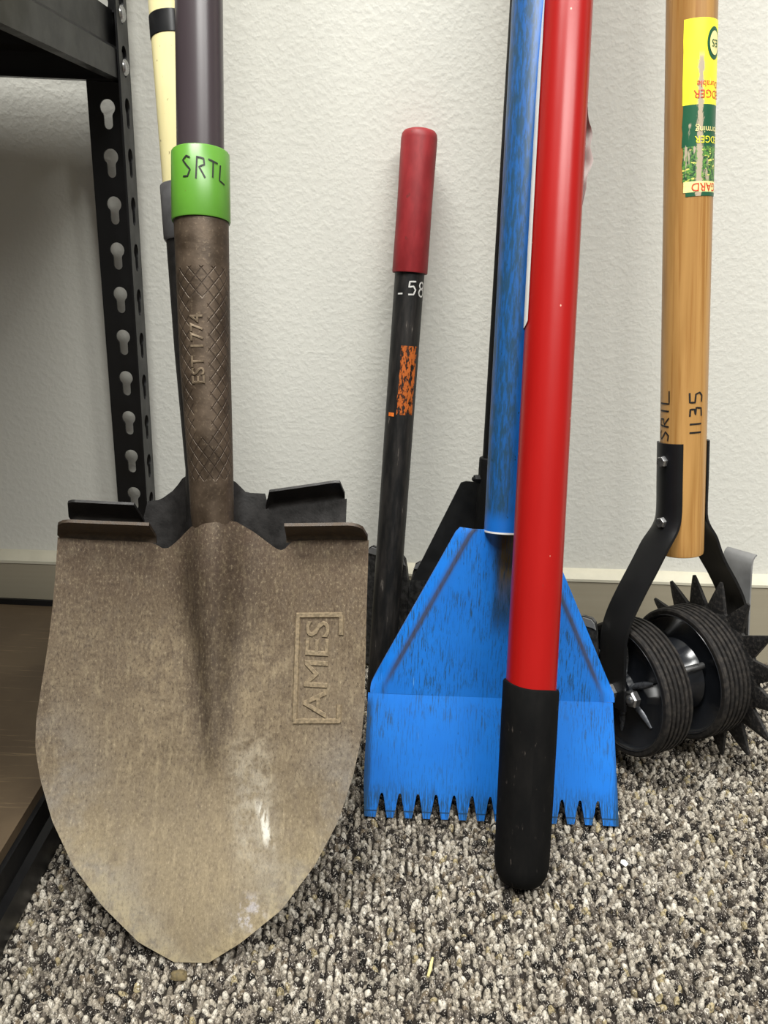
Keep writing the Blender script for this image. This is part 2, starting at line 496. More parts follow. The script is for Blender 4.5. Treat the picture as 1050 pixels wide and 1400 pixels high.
class MB:
    """collects faces of ONE part"""
    def __init__(s):
        s.V, s.F, s.U = [], [], []

    def add(s, V, F, U=None):
        k = len(s.V)
        s.V += [tuple(v) for v in V]
        s.F += [tuple(i+k for i in f) for f in F]
        s.U += U if U else [[(0, 0)]*len(f) for f in F]

    def grid(s, P, closed=False, uv=None, flip=False):
        """P[r][c] points; closed: columns wrap; uv[r][c] (c may have one more)"""
        R, K = len(P), len(P[0])
        V = [p for row in P for p in row]
        F, U = [], []
        for r in range(R-1):
            for c in range(K if closed else K-1):
                c2 = (c+1) % K
                F.append((r*K+c, r*K+c2, (r+1)*K+c2, (r+1)*K+c))
                if uv:
                    U.append([uv[r][c], uv[r][c+1], uv[r+1][c+1], uv[r+1][c]])
        s.add(V, F, U if uv else None)

    def fan(s, ring):
        s.add(ring, [tuple(range(len(ring)))])

    def tube(s, pts, rad, seg=24, caps=True, ref=(0, -1, 0)):
        """round tube along pts; u starts at the side facing away from ref"""
        pts = [Vector(p) for p in pts]
        n = len(pts)
        if not hasattr(rad, '__len__'):
            rad = [rad]*n
        L, P, UV = 0, [], []
        for i in range(n):
            d = (pts[min(i+1, n-1)]-pts[max(i-1, 0)]).normalized()
            e = Vector(ref)
            e = (e-d*e.dot(d)).normalized()
            f = d.cross(e)
            if i:
                L += (pts[i]-pts[i-1]).length
            r = rad[i]
            P.append([pts[i]-e*(r*math.cos(2*pi*k/seg))+f*(r*math.sin(2*pi*k/seg)) for k in range(seg)])
            rr = max(rad)
            UV.append([(2*pi*rr*k/seg, L) for k in range(seg+1)])
        s.grid(P, True, UV)
        if caps:
            s.fan(P[0])
            s.fan(P[-1])

    def box(s, a, b):
        x0, y0, z0 = a
        x1, y1, z1 = b
        V = [(x, y, z) for z in (z0, z1) for y in (y0, y1) for x in (x0, x1)]
        s.add(V, [(0, 1, 3, 2), (4, 5, 7, 6), (0, 1, 5, 4), (2, 3, 7, 6), (0, 2, 6, 4), (1, 3, 7, 5)])

    def sheet(s, P, Q, uv=None):
        """two matching open grids P (front) Q (back) joined by a rim"""
        R, K = len(P), len(P[0])
        V = [p for row in P for p in row]+[p for row in Q for p in row]
        o = R*K
        F, U = [], []
        for r in range(R-1):
            for c in range(K-1):
                q = (r*K+c, r*K+c+1, (r+1)*K+c+1, (r+1)*K+c)
                F.append(q)
                F.append(tuple(o+i for i in reversed(q)))
                if uv:
                    w = [uv[r][c], uv[r][c+1], uv[r+1][c+1], uv[r+1][c]]
                    U += [w, w[::-1]]
        rim = [(0, c) for c in range(K)]+[(r, K-1) for r in range(1, R)]+[(R-1, c) for c in range(K-2, -1, -1)]+[(r, 0) for r in range(R-2, 0, -1)]
        for i in range(len(rim)):
            (r1, c1), (r2_, c2) = rim[i], rim[(i+1) % len(rim)]
            a, b = r1*K+c1, r2_*K+c2
            F.append((a, b, o+b, o+a))
            if uv:
                U.append([uv[r1][c1], uv[r2_][c2], uv[r2_][c2], uv[r1][c1]])
        s.add(V, F, U if uv else None)

    def prism(s, poly, fmap, t0, t1, uvf=None):
        """2D polygon extruded between depths t0,t1 through fmap(x,y,t)"""
        n = len(poly)
        tri = tessellate_polygon([[Vector((p[0], p[1], 0)) for p in poly]])
        V = [fmap(p[0], p[1], t0) for p in poly]+[fmap(p[0], p[1], t1) for p in poly]
        F = [tuple(t) for t in tri]+[tuple(n+i for i in reversed(t)) for t in tri]
        U = [[poly[i] for i in t] for t in tri]+[[poly[i] for i in reversed(t)] for t in tri]
        for i in range(n):
            j = (i+1) % n
            F.append((i, j, n+j, n+i))
            U.append([poly[i], poly[j], poly[j], poly[i]])
        s.add(V, F, U)

    def build(s, name, mat, parent=None, **k):
        return mesh(name, s.V, s.F, mat, parent, uv=s.U, **k)


def tag(o, label=None, cat=None, group=None, kind=None):
    for k, v in (('label', label), ('category', cat), ('group', group), ('kind', kind)):
        if v:
            o[k] = v
    return o


def empty(name, loc, label, cat, group=None):
    o = bpy.data.objects.new(name, None)
    o.location = loc
    o.empty_display_size = .05
    C.objects.link(o)
    return tag(o, label, cat, group)


def lerp(a, b, t):
    return a+(b-a)*t


def interp(pts, x, ix=0, iy=1):
    xs = [p[ix] for p in pts]
    ys = [p[iy] for p in pts]
    return float(np.interp(x, xs, ys))


def sstep(a, b, x):
    t = min(1, max(0, (x-a)/(b-a)))
    return t*t*(3-2*t)


class Axis:
    """round pole from A to B; cyl(ang, t, r): ang 0 faces the viewer side (-y), + to the right"""
    def __init__(s, A, B, ref=(0, -1, 0)):
        s.A, s.B = Vector(A), Vector(B)
        s.L = (s.B-s.A).length
        s.d = (s.B-s.A).normalized()
        e = Vector(ref)
        s.e = (e-s.d*e.dot(s.d)).normalized()
        s.f = s.d.cross(s.e)      # to the right seen from the front
        if s.f.x < 0:
            s.f = -s.f

    def at(s, t):
        return s.A+s.d*t

    def cyl(s, ang, t, r):
        return s.A+s.d*t+s.e*(r*math.cos(ang))+s.f*(r*math.sin(ang))

    def toz(s, z):
        return s.at((z-s.A.z)/s.d.z)

    def tz(s, z):
        return (z-s.A.z)/s.d.z


def text2d(body, size, ext=0.):
    cu = bpy.data.curves.new('letters', 'FONT')
    cu.body = body
    cu.size = size
    cu.resolution_u = 3
    cu.extrude = ext
    cu.bevel_depth = ext*.6
    cu.bevel_resolution = 0
    cu.align_x = 'CENTER'
    cu.align_y = 'CENTER'
    o = bpy.data.objects.new('letters', cu)
    C.objects.link(o)
    bpy.context.view_layer.update()
    dg = bpy.context.evaluated_depsgraph_get()
    me = o.evaluated_get(dg).to_mesh()
    V = [(v.co.x, v.co.y, v.co.z) if ext else (v.co.x, v.co.y) for v in me.vertices]
    F = [tuple(p.vertices) for p in me.polygons]
    o.evaluated_get(dg).to_mesh_clear()
    bpy.data.objects.remove(o)
    bpy.data.curves.remove(cu)
    return V, F


def text_part(name, body, size, fmap, mat, parent, rot=0., t=.0004, **k):
    """flat lettering mapped on a surface: fmap(x, y, off)"""
    V, F = text2d(body, size)
    c, s_ = math.cos(rot), math.sin(rot)
    W = [(x*c-y*s_, x*s_+y*c) for x, y in V]
    b = MB()
    b.add([fmap(x, y, t) for x, y in W], F)
    return b.build(name, mat, parent, smooth=False, **k)


def strokes(name, lines, w, fmap, mat, parent, rot=0., t=.0003, **k):
    """hand lettering: ribbons of width w following polylines"""
    b = MB()
    c, s_ = math.cos(rot), math.sin(rot)
    for ln in lines:
        P = []
        for i in range(len(ln)-1):
            for q in range(4):
                P.append((lerp(ln[i][0], ln[i+1][0], q/4), lerp(ln[i][1], ln[i+1][1], q/4)))
        P.append(ln[-1])
        A, B = [], []
        for i, p in enumerate(P):
            a, e = P[max(i-1, 0)], P[min(i+1, len(P)-1)]
            dx, dy = e[0]-a[0], e[1]-a[1]
            l = math.hypot(dx, dy) or 1
            nx, ny = -dy/l*w/2, dx/l*w/2
            for S, (x, y) in ((A, (p[0]+nx, p[1]+ny)), (B, (p[0]-nx, p[1]-ny))):
                S.append(fmap(x*c-y*s_, x*s_+y*c, t))
        b.grid([A, B])
    return b.build(name, mat, parent, smooth=False, **k)


def decal(name, fmap, x0, x1, y0, y1, mat, parent, nx=12, ny=6, t=.0003, edge=0., **k):
    """sticker patch on a curved surface"""
    P, U = [], []
    for j in range(ny+1):
        y = lerp(y0, y1, j/ny)
        row, ur = [], []
        for i in range(nx+1):
            x = lerp(x0, x1, i/nx)
            if i == 0:
                x += edge*RNG.uniform(0, 1)
            row.append(fmap(x, y, t))
            ur.append((x, y))
        P.append(row)
        U.append(ur)
    b = MB()
    b.grid(P, False, U)
    return b.build(name, mat, parent, **k)


def hexbolt(name, c, axis, r, h, mat, parent, dome=True, **k):
    a = Vector(axis).normalized()
    e = a.orthogonal().normalized()
    f = a.cross(e)
    c = Vector(c)
    b = MB()
    prof = [(r, 0), (r, h*.75), (r*.86, h)]
    P = [[c+a*z+e*(q*math.cos(pi/3*i))+f*(q*math.sin(pi/3*i)) for i in range(6)] for q, z in prof]
    b.grid(P, True)
    b.fan(P[-1])
    b.fan(P[0])
    if dome:
        r3 = r*.5
        P = [[c+a*(h+z)+e*(q*math.cos(pi/5*i))+f*(q*math.sin(pi/5*i)) for i in range(10)] for q, z in ((r3, -.0002), (r3, h*.25), (r3*.6, h*.4))]
        b.grid(P, True)
        b.fan(P[-1])
    return b.build(name, mat, parent, angle=30, **k)


# ------------------------------------------------------------------ setting
def setting():
    b = MB()
    b.box((-1.6, 0, -.03), (1.9, .1, 2.7))
    w = b.build('wall_back', MT['wall'], smooth=False)
    w['kind'] = 'structure'
    b = MB()
    b.box((-1.6, -3.2, -.05), (1.9, .02, -.0055))
    fl = b.build('floor', MT['backing'], smooth=False)
    fl['kind'] = 'structure'
    b = MB()
    b.box((-1.6, -.0115, -.006), (1.9, .001, .0935))
    bb = b.build('baseboard_back', MT['base'], smooth=False)
    bb['kind'] = 'structure'
    b = MB()
    prof = [(-.0125, .0925), (-.0125, .0955), (-.009, .0985), (0, .1035), (.001, .1035), (.001, .0925)]
    xs = np.linspace(-1.6, 1.9, 60)
    wob = RNG.uniform(-.0005, .0005, 60)
    P = [[(x, y, z+(wo if z > .0925 else wo*.6)) for y, z in prof] for x, wo in zip(xs, wob)]
    b.grid(P, True)
    cp = b.build('trim_1', MT['cap'], bb)
    # carpet loops: real pile near the camera, yarn colours per loop
    px_, py_ = .0051, .0038
    xs = np.arange(-.70, 1.0, px_)
    ys = np.arange(-.66, -.012, py_)
    X, Y = np.meshgrid(xs, ys)
    row = np.arange(len(xs))
    X = X + RNG.normal(0, .0005, X.shape) + .0007*np.sin(Y*140+row*1.7)
    Y = Y + RNG.normal(0, .0008, Y.shape) + (row % 2)*py_*.5
    X, Y = X.ravel(), Y.ravel()
    n = len(X)
    seg, rings = 7, 3
    lat = np.array([0., .45, .95])
    ang = np.arange(seg)*2*pi/seg
    base = [(math.cos(l)*math.cos(a), math.cos(l)*math.sin(a), math.sin(l)) for l in lat for a in ang]+[(0, 0, 1)]
    base = np.array(base)
    nv = len(base)
    yaw = RNG.normal(.25, .35, n)
    sx = .0024*RNG.uniform(.8, 1.2, n)
    sy = .0025*RNG.uniform(.8, 1.25, n)
    sz = .0064*RNG.uniform(.55, 1.05, n)
    tx, ty = RNG.normal(0, .25, n), RNG.normal(0, .3, n)
    bx, by, bz = base[:, 0][None]*sx[:, None], base[:, 1][None]*sy[:, None], base[:, 2][None]*sz[:, None]
    bx = bx+bz*tx[:, None]
    by = by+bz*ty[:, None]
    cx, sn = np.cos(yaw)[:, None], np.sin(yaw)[:, None]
    V = np.stack([X[:, None]+bx*cx-by*sn, Y[:, None]+bx*sn+by*cx, bz-.0057], 2).reshape(-1, 3)
    f = []
    for r in range(rings-1):
        for k in range(seg):
            k2 = (k+1) % seg
            a, b2, c2, d = r*seg+k, r*seg+k2, (r+1)*seg+k2, (r+1)*seg+k
            f += [(a, b2, c2), (a, c2, d)]
    for k in range(seg):
        f.append(((rings-1)*seg+k, (rings-1)*seg+(k+1) % seg, nv-1))
    f = np.array(f)
    F = (f[None]+(np.arange(n)*nv)[:, None, None]).reshape(-1, 3)
    me = bpy.data.meshes.new('carpet_pile')
    me.vertices.add(len(V))
    me.vertices.foreach_set('co', V.ravel())
    me.loops.add(F.size)
    me.loops.foreach_set('vertex_index', F.ravel().astype(np.int32))
    me.polygons.add(len(F))
    me.polygons.foreach_set('loop_start', np.arange(0, F.size, 3, dtype=np.int32))
    me.polygons.foreach_set('use_smooth', np.ones(len(F), bool))
    me.update(calc_edges=True)
    pal = np.array([lin(158, 150, 136), lin(128, 120, 108), lin(184, 177, 164), lin(92, 85, 77), lin(46, 42, 39), lin(24, 23, 22), lin(150, 137, 106), lin(104, 93, 78)])
    rowp = RNG.uniform(0, 1, len(xs))
    pid = RNG.choice(len(pal), n, p=[.22, .20, .14, .15, .13, .08, .03, .05])
    colr = pal[pid]*RNG.uniform(.85, 1.1, n)[:, None]
    colr[:, 3] = 1
    at = me.color_attributes.new('yarn', 'FLOAT_COLOR', 'POINT')
    at.data.foreach_set('color', np.repeat(colr, nv, 0).astype(np.float32).ravel())
    me.materials.append(MT['yarn'])
    o = bpy.data.objects.new('carpet_pile', me)
    C.objects.link(o)
    o.parent = fl
    o['kind'] = 'stuff'


setting()


# ------------------------------------------------------------------ shelf unit
def shelf():
    R0 = bpy.data.objects.new('metal_shelf_unit', None)
    C.objects.link(R0)
    R0.location = (-.2160, -.027, 0)
    R0.rotation_euler = (0, 0, -.024)
    tag(R0, 'black metal shelf unit with keyhole-slotted posts and brown boards at left', 'shelf')
    PW, PS, TH, PITCH, D, W = .0385, .0290, .0018, .0399, .46, .92
    Z0 = .5426-20*PITCH + PITCH*.0
    # keyhole contour about the centre of the round hole
    ANG = sorted([-.33, -.26, -.2, -.14, -.07, 0, .07, .14, .2, .26, .33]+[.33+(2*pi-.66)*i/29 for i in range(1, 29)])
    N = len(ANG)

    def hole_r(a):
        # ray from the round hole centre, a measured from straight down
        rc, sw, sl = .0066, .0039, .0176
        a = abs((a+pi) % (2*pi)-pi)
        best = rc
        if a < 1.2:
            ta = math.tan(a)
            r_side = sw/max(math.sin(a), 1e-6)
            zc = sl-sw
            # end cap circle centre (0,-zc)
            disc = sw*sw-(zc*math.sin(a))**2
            r_end = zc*math.cos(a)+math.sqrt(disc) if disc > 0 else 0
            r_slot = min(r_side, max(r_end, 0) if r_end else r_side)
            best = max(rc, r_slot if r_slot*math.cos(a) < sl+1e-4 else 0)
        return best

    def flange(b, fmap, z0, nz, PW, co):
        for k in range(nz):
            zc = z0+k*PITCH
            hw, zt, zb = PW/2, PITCH*.5-.0065, -(PITCH*.5+.0065)
            H, O = [], []
            for i in range(N):
                a = ANG[i]
                dx, dz = math.sin(a), -math.cos(a)
                r = hole_r(a)
                H.append((dx*r+co, zc+dz*r))
                s = min(hw/abs(dx) if abs(dx) > 1e-6 else 9, (zt/dz if dz > 1e-6 else (zb/dz if dz < -1e-6 else 9)))
                O.append((dx*s, zc+dz*s))
            # exact corners
            for cxn, czn in ((-hw, zt), (hw, zt), (-hw, zb), (hw, zb)):
                j = min(range(N), key=lambda q: (O[q][0]-cxn)**2+(O[q][1]-zc-czn)**2)
                O[j] = (cxn, zc+czn)
            rings = [[fmap(x, z, 0) for x, z in O], [fmap(x, z, 0) for x, z in H], [fmap(x, z, TH) for x, z in H], [fmap(x, z, TH) for x, z in O]]
            b.grid(rings, True)
            # long outer edges
            for sx in (-hw, hw):
                b.add([fmap(sx, zc+zb, 0), fmap(sx, zc+zt, 0), fmap(sx, zc+zt, TH), fmap(sx, zc+zb, TH)], [(0, 1, 2, 3)])

    def post_mesh():
        b = MB()
        nz = 25
        z0 = .0265
        z0 = .5426-13*PITCH
        flange(b, lambda x, z, t: (-PW/2+x, -t, z), z0, nz, PW, -.0022)
        flange(b, lambda x, z, t: (-t, -PS/2+x, z), z0, nz, PS, 0)
        # solid foot
        zf = z0-PITCH*.5-.0065
        b.box((-PW, -TH, 0), (0, 0, zf))
        b.box((-TH, -PS, 0), (0, 0, zf))
        return b
    p = post_mesh().build('post', MT['shelf'], R0, local=True, angle=25)
    for x, y, rz in ((0, -D, -pi/2), (-W, 0, pi/2), (-W, -D, pi)):
        q = p.copy()
        C.objects.link(q)
        q.parent = R0
        q.location = (x, y, 0)
        q.rotation_euler = (0, 0, rz)
    # beams: stepped section; z0 lower edge
    def beam(name, z0, z1, side, lowstep, zm):
        b = MB()
        # section: outer face d=0, inward positive
        sec = [(0, z0), (0, zm), (lowstep, zm+.004), (lowstep, z1), (lowstep+.012, z1), (lowstep+.012, z1-.0015), (lowstep+.0015, z1-.0015), (lowstep+.0015, zm+.0035), (.0015, zm-.001), (.0015, z0+.0015), (.010, z0+.0015), (.010, z0)]
        g = .0022
        if side == 'right':
            P = [[(-g-d, y, z) for d, z in sec] for y in (-D+g, -g)]
        elif side == 'left':
            P = [[(-W+g+d, y, z) for d, z in sec] for y in (-D+g, -g)]
        elif side == 'back':
            P = [[(x, -g-d, z) for d, z in sec] for x in (-W+g, -g)]
        else:
            P = [[(x, -D+g+d, z) for d, z in sec] for x in (-W+g, -g)]
        b.grid(P, True)
        b.fan(P[0])
        b.fan(P[1])
        return b.build(name, MT['shelf'], R0, local=True, angle=20)
    for side in ('right', 'left', 'back', 'front'):
        beam('beam', .0, .046, side, .0045, .023)
        beam('beam', .5625, .6142, side, .0045, .584)
    b = MB()
    b.box((-W+.011, -.0125, .0400), (-.0105, -.0095, .0610))
    b.build('board_stop', MT['shelf'], R0, local=True, smooth=False)
    for z in (.046, .605):
        b = MB()
        b.box((-W+.011, -D+.011, z), (-.0105, -.012, z+.0085))
        b.build('shelf_board', MT['board'], R0, local=True, smooth=False)
    # rivet heads on the outer face of the right flanges
    for y in (-.0145, -D+.0145):
        for z in (.6125, .5727, .035, .012):
            b = MB()
            P = []
            for q in range(5):
                a = q*pi/2/4
                P.append([(.0032*math.sin(a)-.0001, y+.0066*math.cos(a)*math.cos(i*pi/7), z+.0066*math.cos(a)*math.sin(i*pi/7)) for i in range(14)])
            b.grid(P, True)
            tag(b.build('rivet', MT['zinc'], R0, local=True), 'bright domed rivet head')
    # storage bin standing on the upper board
    bn = empty('storage_bin', (-.412, -.235, .6154), 'black plastic storage bin standing on the upper shelf board', 'bin')
    b = MB()
    cr = []
    for (hx, hy, z) in ((.174, .094, 0), (.178, .098, .008), (.180, .100, .078), (.184, .104, .080), (.184, .104, .090), (.177, .097, .090), (.170, .09, .006)):
        ring = []
        for q in range(24):
            a = 2*pi*q/24
            ca, sa = math.cos(a), math.sin(a)
            m = max(abs(ca), abs(sa))**.85
            ring.append((-.412+hx*ca/m, -.235+hy*sa/m, .6154+z))
        cr.append(ring)
    b.grid(cr, True)
    b.fan(cr[0])
    b.fan(cr[-1])
    b.build('bin_body', MT['bin'], bn)


shelf()


# ------------------------------------------------------------------ round point shovels
ex = Vector((1, 0, 0))
BL = [(-.0113, -.0006), (-.0350, .0113), (-.0602, .0339), (-.0808, .0591), (-.0961, .0869), (-.1054, .1127), (-.1107, .1340), (-.1125, .1531), (-.1118, .1797), (-.1100, .2113), (-.1082, .2434), (-.1059, .2682), (-.1049, .2757), (-.104, .30)]
BR = [(.0110, -.0006), (.0319, .0127), (.0575, .0341), (.0781, .0628), (.0926, .0915), (.1013, .1204), (.1063, .1471), (.1080, .1690), (.1079, .2008), (.1074, .2304), (.1070, .2553), (.1068, .2754), (.1071, .2829), (.107, .30)]
BTOP = [(-.1048, .2752), (-.0846, .2744), (-.0549, .2744), (-.0430, .2740), (-.0395, .2722), (-.0365, .2704), (-.0325, .2703), (-.0276, .2740), (-.0205, .2806), (-.0147, .2853), (.0150, .2903), (.0268, .2837), (.0371, .2765), (.0430, .2724), (.0475, .2716), (.0505, .2745), (.0530, .2782), (.0795, .2805), (.1067, .2804)]


def spade_surface(T, a, n, top, rid=1., dish=.017):
    def S(u, v, off=0.):
        ul, ur = interp(BL, v, 1, 0), interp(BR, v, 1, 0)
        p = 2*(u-ul)/(ur-ul)-1
        d = -dish*(1-min(1, abs(p))**2.2)*sstep(0, .12, v)*(1-.45*sstep(.2, .29, v))
        k = sstep(.112, .275, v)
        u0 = lerp(.0055, .0, k)
        w = lerp(.0042, .0155, k**1.2)
        h = rid*(.0030*sstep(.108, .14, v)+.0199*k**1.25)
        q = abs(u-u0)/w
        d += h*math.exp(-q**2.4*.75)
        return T+ex*u+a*v+n*(d+off)
    return S


def make_blade(name, S, top, mat, parent, NR=72, NC=84, thick=.0022):
    P, Q, UV = [], [], []
    us = [(-1+2*i/NC) for i in range(NC+1)]
    for r in range(NR+1):
        s = r/NR
        row, rq, ru = [], [], []
        for p in us:
            # walk: top height at this column, using the width there
            ut = lerp(-.1049, .1068, (p+1)/2)
            vt = interp(top, ut)
            v = -.0006+(vt+.0006)*s**1.25
            ul, ur = interp(BL, v, 1, 0), interp(BR, v, 1, 0)
            u = lerp(ul, ur, (p+1)/2)
            # straight columns near the top so the notches keep their shape
            k = sstep(.5, 1, s)
            u = lerp(u, ut, k)
            row.append(S(u, v))
            rq.append(S(u, v, -thick))
            ru.append((u, v))
        P.append(row)
        Q.append(rq)
        UV.append(ru)
    b = MB()
    b.sheet(P, Q, UV)
    return b.build(name, mat, parent, angle=60)


def foot_step(S, n, a, u0, u1, vtop, ang, length, mat, parent, drop0=0., drop1=0.):
    """rolled tread: continues the blade's top edge, rolling forward"""
    P, Q, UV = [], [], []
    prof = []
    R = .005
    for i in range(6):
        t = ang*i/5
        prof.append((R*math.sin(t), R*(1-math.cos(t)), t))
    for i in range(1, 5):
        l = (length-R*ang)*i/4
        prof.append((R*math.sin(ang)+l*math.cos(ang), R*(1-math.cos(ang))+l*math.sin(ang), ang))
    K = 16
    Lmax = len(prof)-1
    for i, (dv, dn, t) in enumerate(prof):
        row, rq, ru = [], [], []
        for j in range(K+1):
            q = j/K
            u = lerp(u0, u1, q)
            # rounded outer corners
            rr = .0095
            s = i/Lmax
            e0, e1 = (u-u0 if u1 > u0 else u0-u), (u1-u if u1 > u0 else u-u1)
            lim = 1.
            for e, rad in ((e0, drop0), (e1, drop1)):
                if rad and e < rad:
                    lim = min(lim, 1-.75*(1-math.sqrt(max(0, 1-(1-e/rad)**2))))
            f = lim if i > 0 else 1
            base = S(u, vtop(u), -.0004)
            nn = -a*math.sin(t)+n*math.cos(t)
            pnt = base+a*(dv*f)+n*(dn*f)
            row.append(pnt)
            rq.append(pnt-nn*.0022)
            ru.append((u, .28+dv*.2))
        P.append(row)
        Q.append(rq)
        UV.append(ru)
    b = MB()
    b.sheet(P, Q, UV)
    return b.build('foot_step', mat, parent, angle=50)


def front_shovel():
    T = Vector((-.1026, -.427, .0008))
    l = math.radians(25)
    n = Vector((0, -math.cos(l), math.sin(l)))
    a = Vector((0, math.sin(l), math.cos(l)))
    R0 = empty('shovel', T, 'dusty brown round point shovel with green collar standing in front at left', 'shovel', 'shovels leaning at the left')
    S = spade_surface(T, a, n, BTOP)
    bl = make_blade('blade', S, BTOP, MT['blade'], R0)
    vt = lambda u: interp(BTOP, u)
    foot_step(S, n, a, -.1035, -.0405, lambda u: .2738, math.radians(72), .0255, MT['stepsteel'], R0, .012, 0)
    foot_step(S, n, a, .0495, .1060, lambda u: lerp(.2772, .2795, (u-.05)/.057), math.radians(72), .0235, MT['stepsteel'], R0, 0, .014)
    # stamped frame and letters on the right side of the blade
    fx = [[(.0600, .155), (.0595, .227)], [(.0585, .227), (.0905, .2285)], [(.0895, .229), (.0900, .215)], [(.0590, .1545), (.0910, .1568)], [(.0905, .156), (.0902, .168)]]
    b = MB()
    for (x0, y0), (x1, y1) in fx:
        dx, dy = x1-x0, y1-y0
        L = math.hypot(dx, dy)
        nx, ny = -dy/L*.0016, dx/L*.0016
        m = 14
        for hh in (0,):
            rows = []
            for sgn, off in ((-1.3, -.0003), (-.8, .0012), (.8, .0012), (1.3, -.0003)):
                rows.append([S(lerp(x0, x1, i/m)+nx*sgn, lerp(y0, y1, i/m)+ny*sgn, off) for i in range(m+1)])
            b.grid(rows)
    em = b.build('stamped_emblem', MT['emb'], bl)
    em['label'] = 'raised frame with AMES letters'
    V, F = text2d('AMES', .0230, .0004)
    b = MB()
    kx = .066/max(max(q[0] for q in V)-min(q[0] for q in V), 1e-6)
    b.add([S(.0745-y, .1915+x*kx, .0003+z) for x, y, z in V], F)
    b.build('letters', MT['emb'], bl, smooth=False)
    # socket
    pts = [(-.1016, -.3090, .2300), (-.1022, -.3055, .2480), (-.1035, -.3028, .2690), (-.1050, -.2959, .2987), (-.1099, -.2769, .3648), (-.1139, -.2544, .4435), (-.1147, -.2500, .4586)]
    rad = [.0120, .0136, .0146, .0151, .0168, .0178, .0180]
    P2, R2 = [], []
    for i in range(len(pts)-1):
        for q in range(4):
            t = q/4
            P2.append(Vector(pts[i]).lerp(Vector(pts[i+1]), t))
            R2.append(lerp(rad[i], rad[i+1], t))
    P2.append(Vector(pts[-1]))
    R2.append(rad[-1])
    b = MB()
    b.tube(P2, R2, 32)
    so = b.build('socket', MT['socket'], R0)
    top = Axis((-.1147, -.2500, .4586), (-.1189, -.2119, .5915))
    low = Axis(pts[3], pts[5])

    def cyl_low(x, y, off):
        z = low.at(y).z
        zs = [p[2] for p in pts]
        r = float(np.interp(z, zs, rad))
        c = Vector([float(np.interp(z, zs, [p[k] for p in pts])) for k in range(3)])
        return c+low.e*((r+off)*math.cos(x/r))+low.f*((r+off)*math.sin(x/r))
    V, F = text2d('EST 1774', .0120, .0003)
    b = MB()
    b.add([cyl_low(-y-.0012, x+.078, .0003+z) for x, y, z in V], F)
    b.build('letters', MT['rust_raised'], so, smooth=False)
    # green collar
    b = MB()
    o_ = Axis(top.at(-.0035), top.at(.0415))
    rr = .0190
    prof = [(0, .0172), (0, rr), (.001, rr+.0003), (.044, rr), (.0447, rr-.0005), (.0447, .0150)]
    b.grid([[o_.cyl(2*pi*k/32, t, r) for k in range(32)] for t, r in prof], True, [[(2*pi*k/32*rr, t) for k in range(33)] for t, r in prof])
    fe = b.build('collar', MT['green'], R0)
    fe['label'] = 'green collar with black handwriting'
    hw = lambda x, y, o: o_.cyl(x/rr, y, rr+.0004)
    s1 = [[(.006, .016), (.002, .018), (-.001, .0145), (.002, .010), (.0055, .007), (.0045, .002), (.000, .0005), (-.002, .003)]]
    srtl = lambda x0, k=1.: ([[(x0+px*k, py*k) for px, py in ln] for ln in ([(.005, .016), (.002, .0175), (-.001, .0145), (.002, .0105), (.005, .007), (.003, .002), (-.001, .002)],)]
                      + [[(x0+px*k, py*k) for px, py in ln] for ln in ([(.0095, 0), (.0105, .017)], [(.0105, .0165), (.0155, .0155), (.016, .011), (.012, .009), (.0165, .001)])]
                      + [[(x0+px*k, py*k) for px, py in ln] for ln in ([(.019, .0155), (.027, .0135)], [(.023, .0145), (.0225, .002)])]
                      + [[(x0+px*k, py*k) for px, py in ln] for ln in ([(.0295, .013), (.0285, .001), (.034, -.001)],)])
    strokes('handwriting', srtl(-.0125, .82), .0010, lambda x, y, o: hw(x+.0055, y+.0225, o), MT['marker'], fe)
    # handle up to the wall
    d = top.d
    t_end = (-.017-top.A.y)/d.y
    b = MB()
    n_ = 12
    b.tube([top.at(lerp(.005, t_end, i/n_)) for i in range(n_+1)], .0154, 32)
    b.build('handle', MT['purple'], R0)


front_shovel()


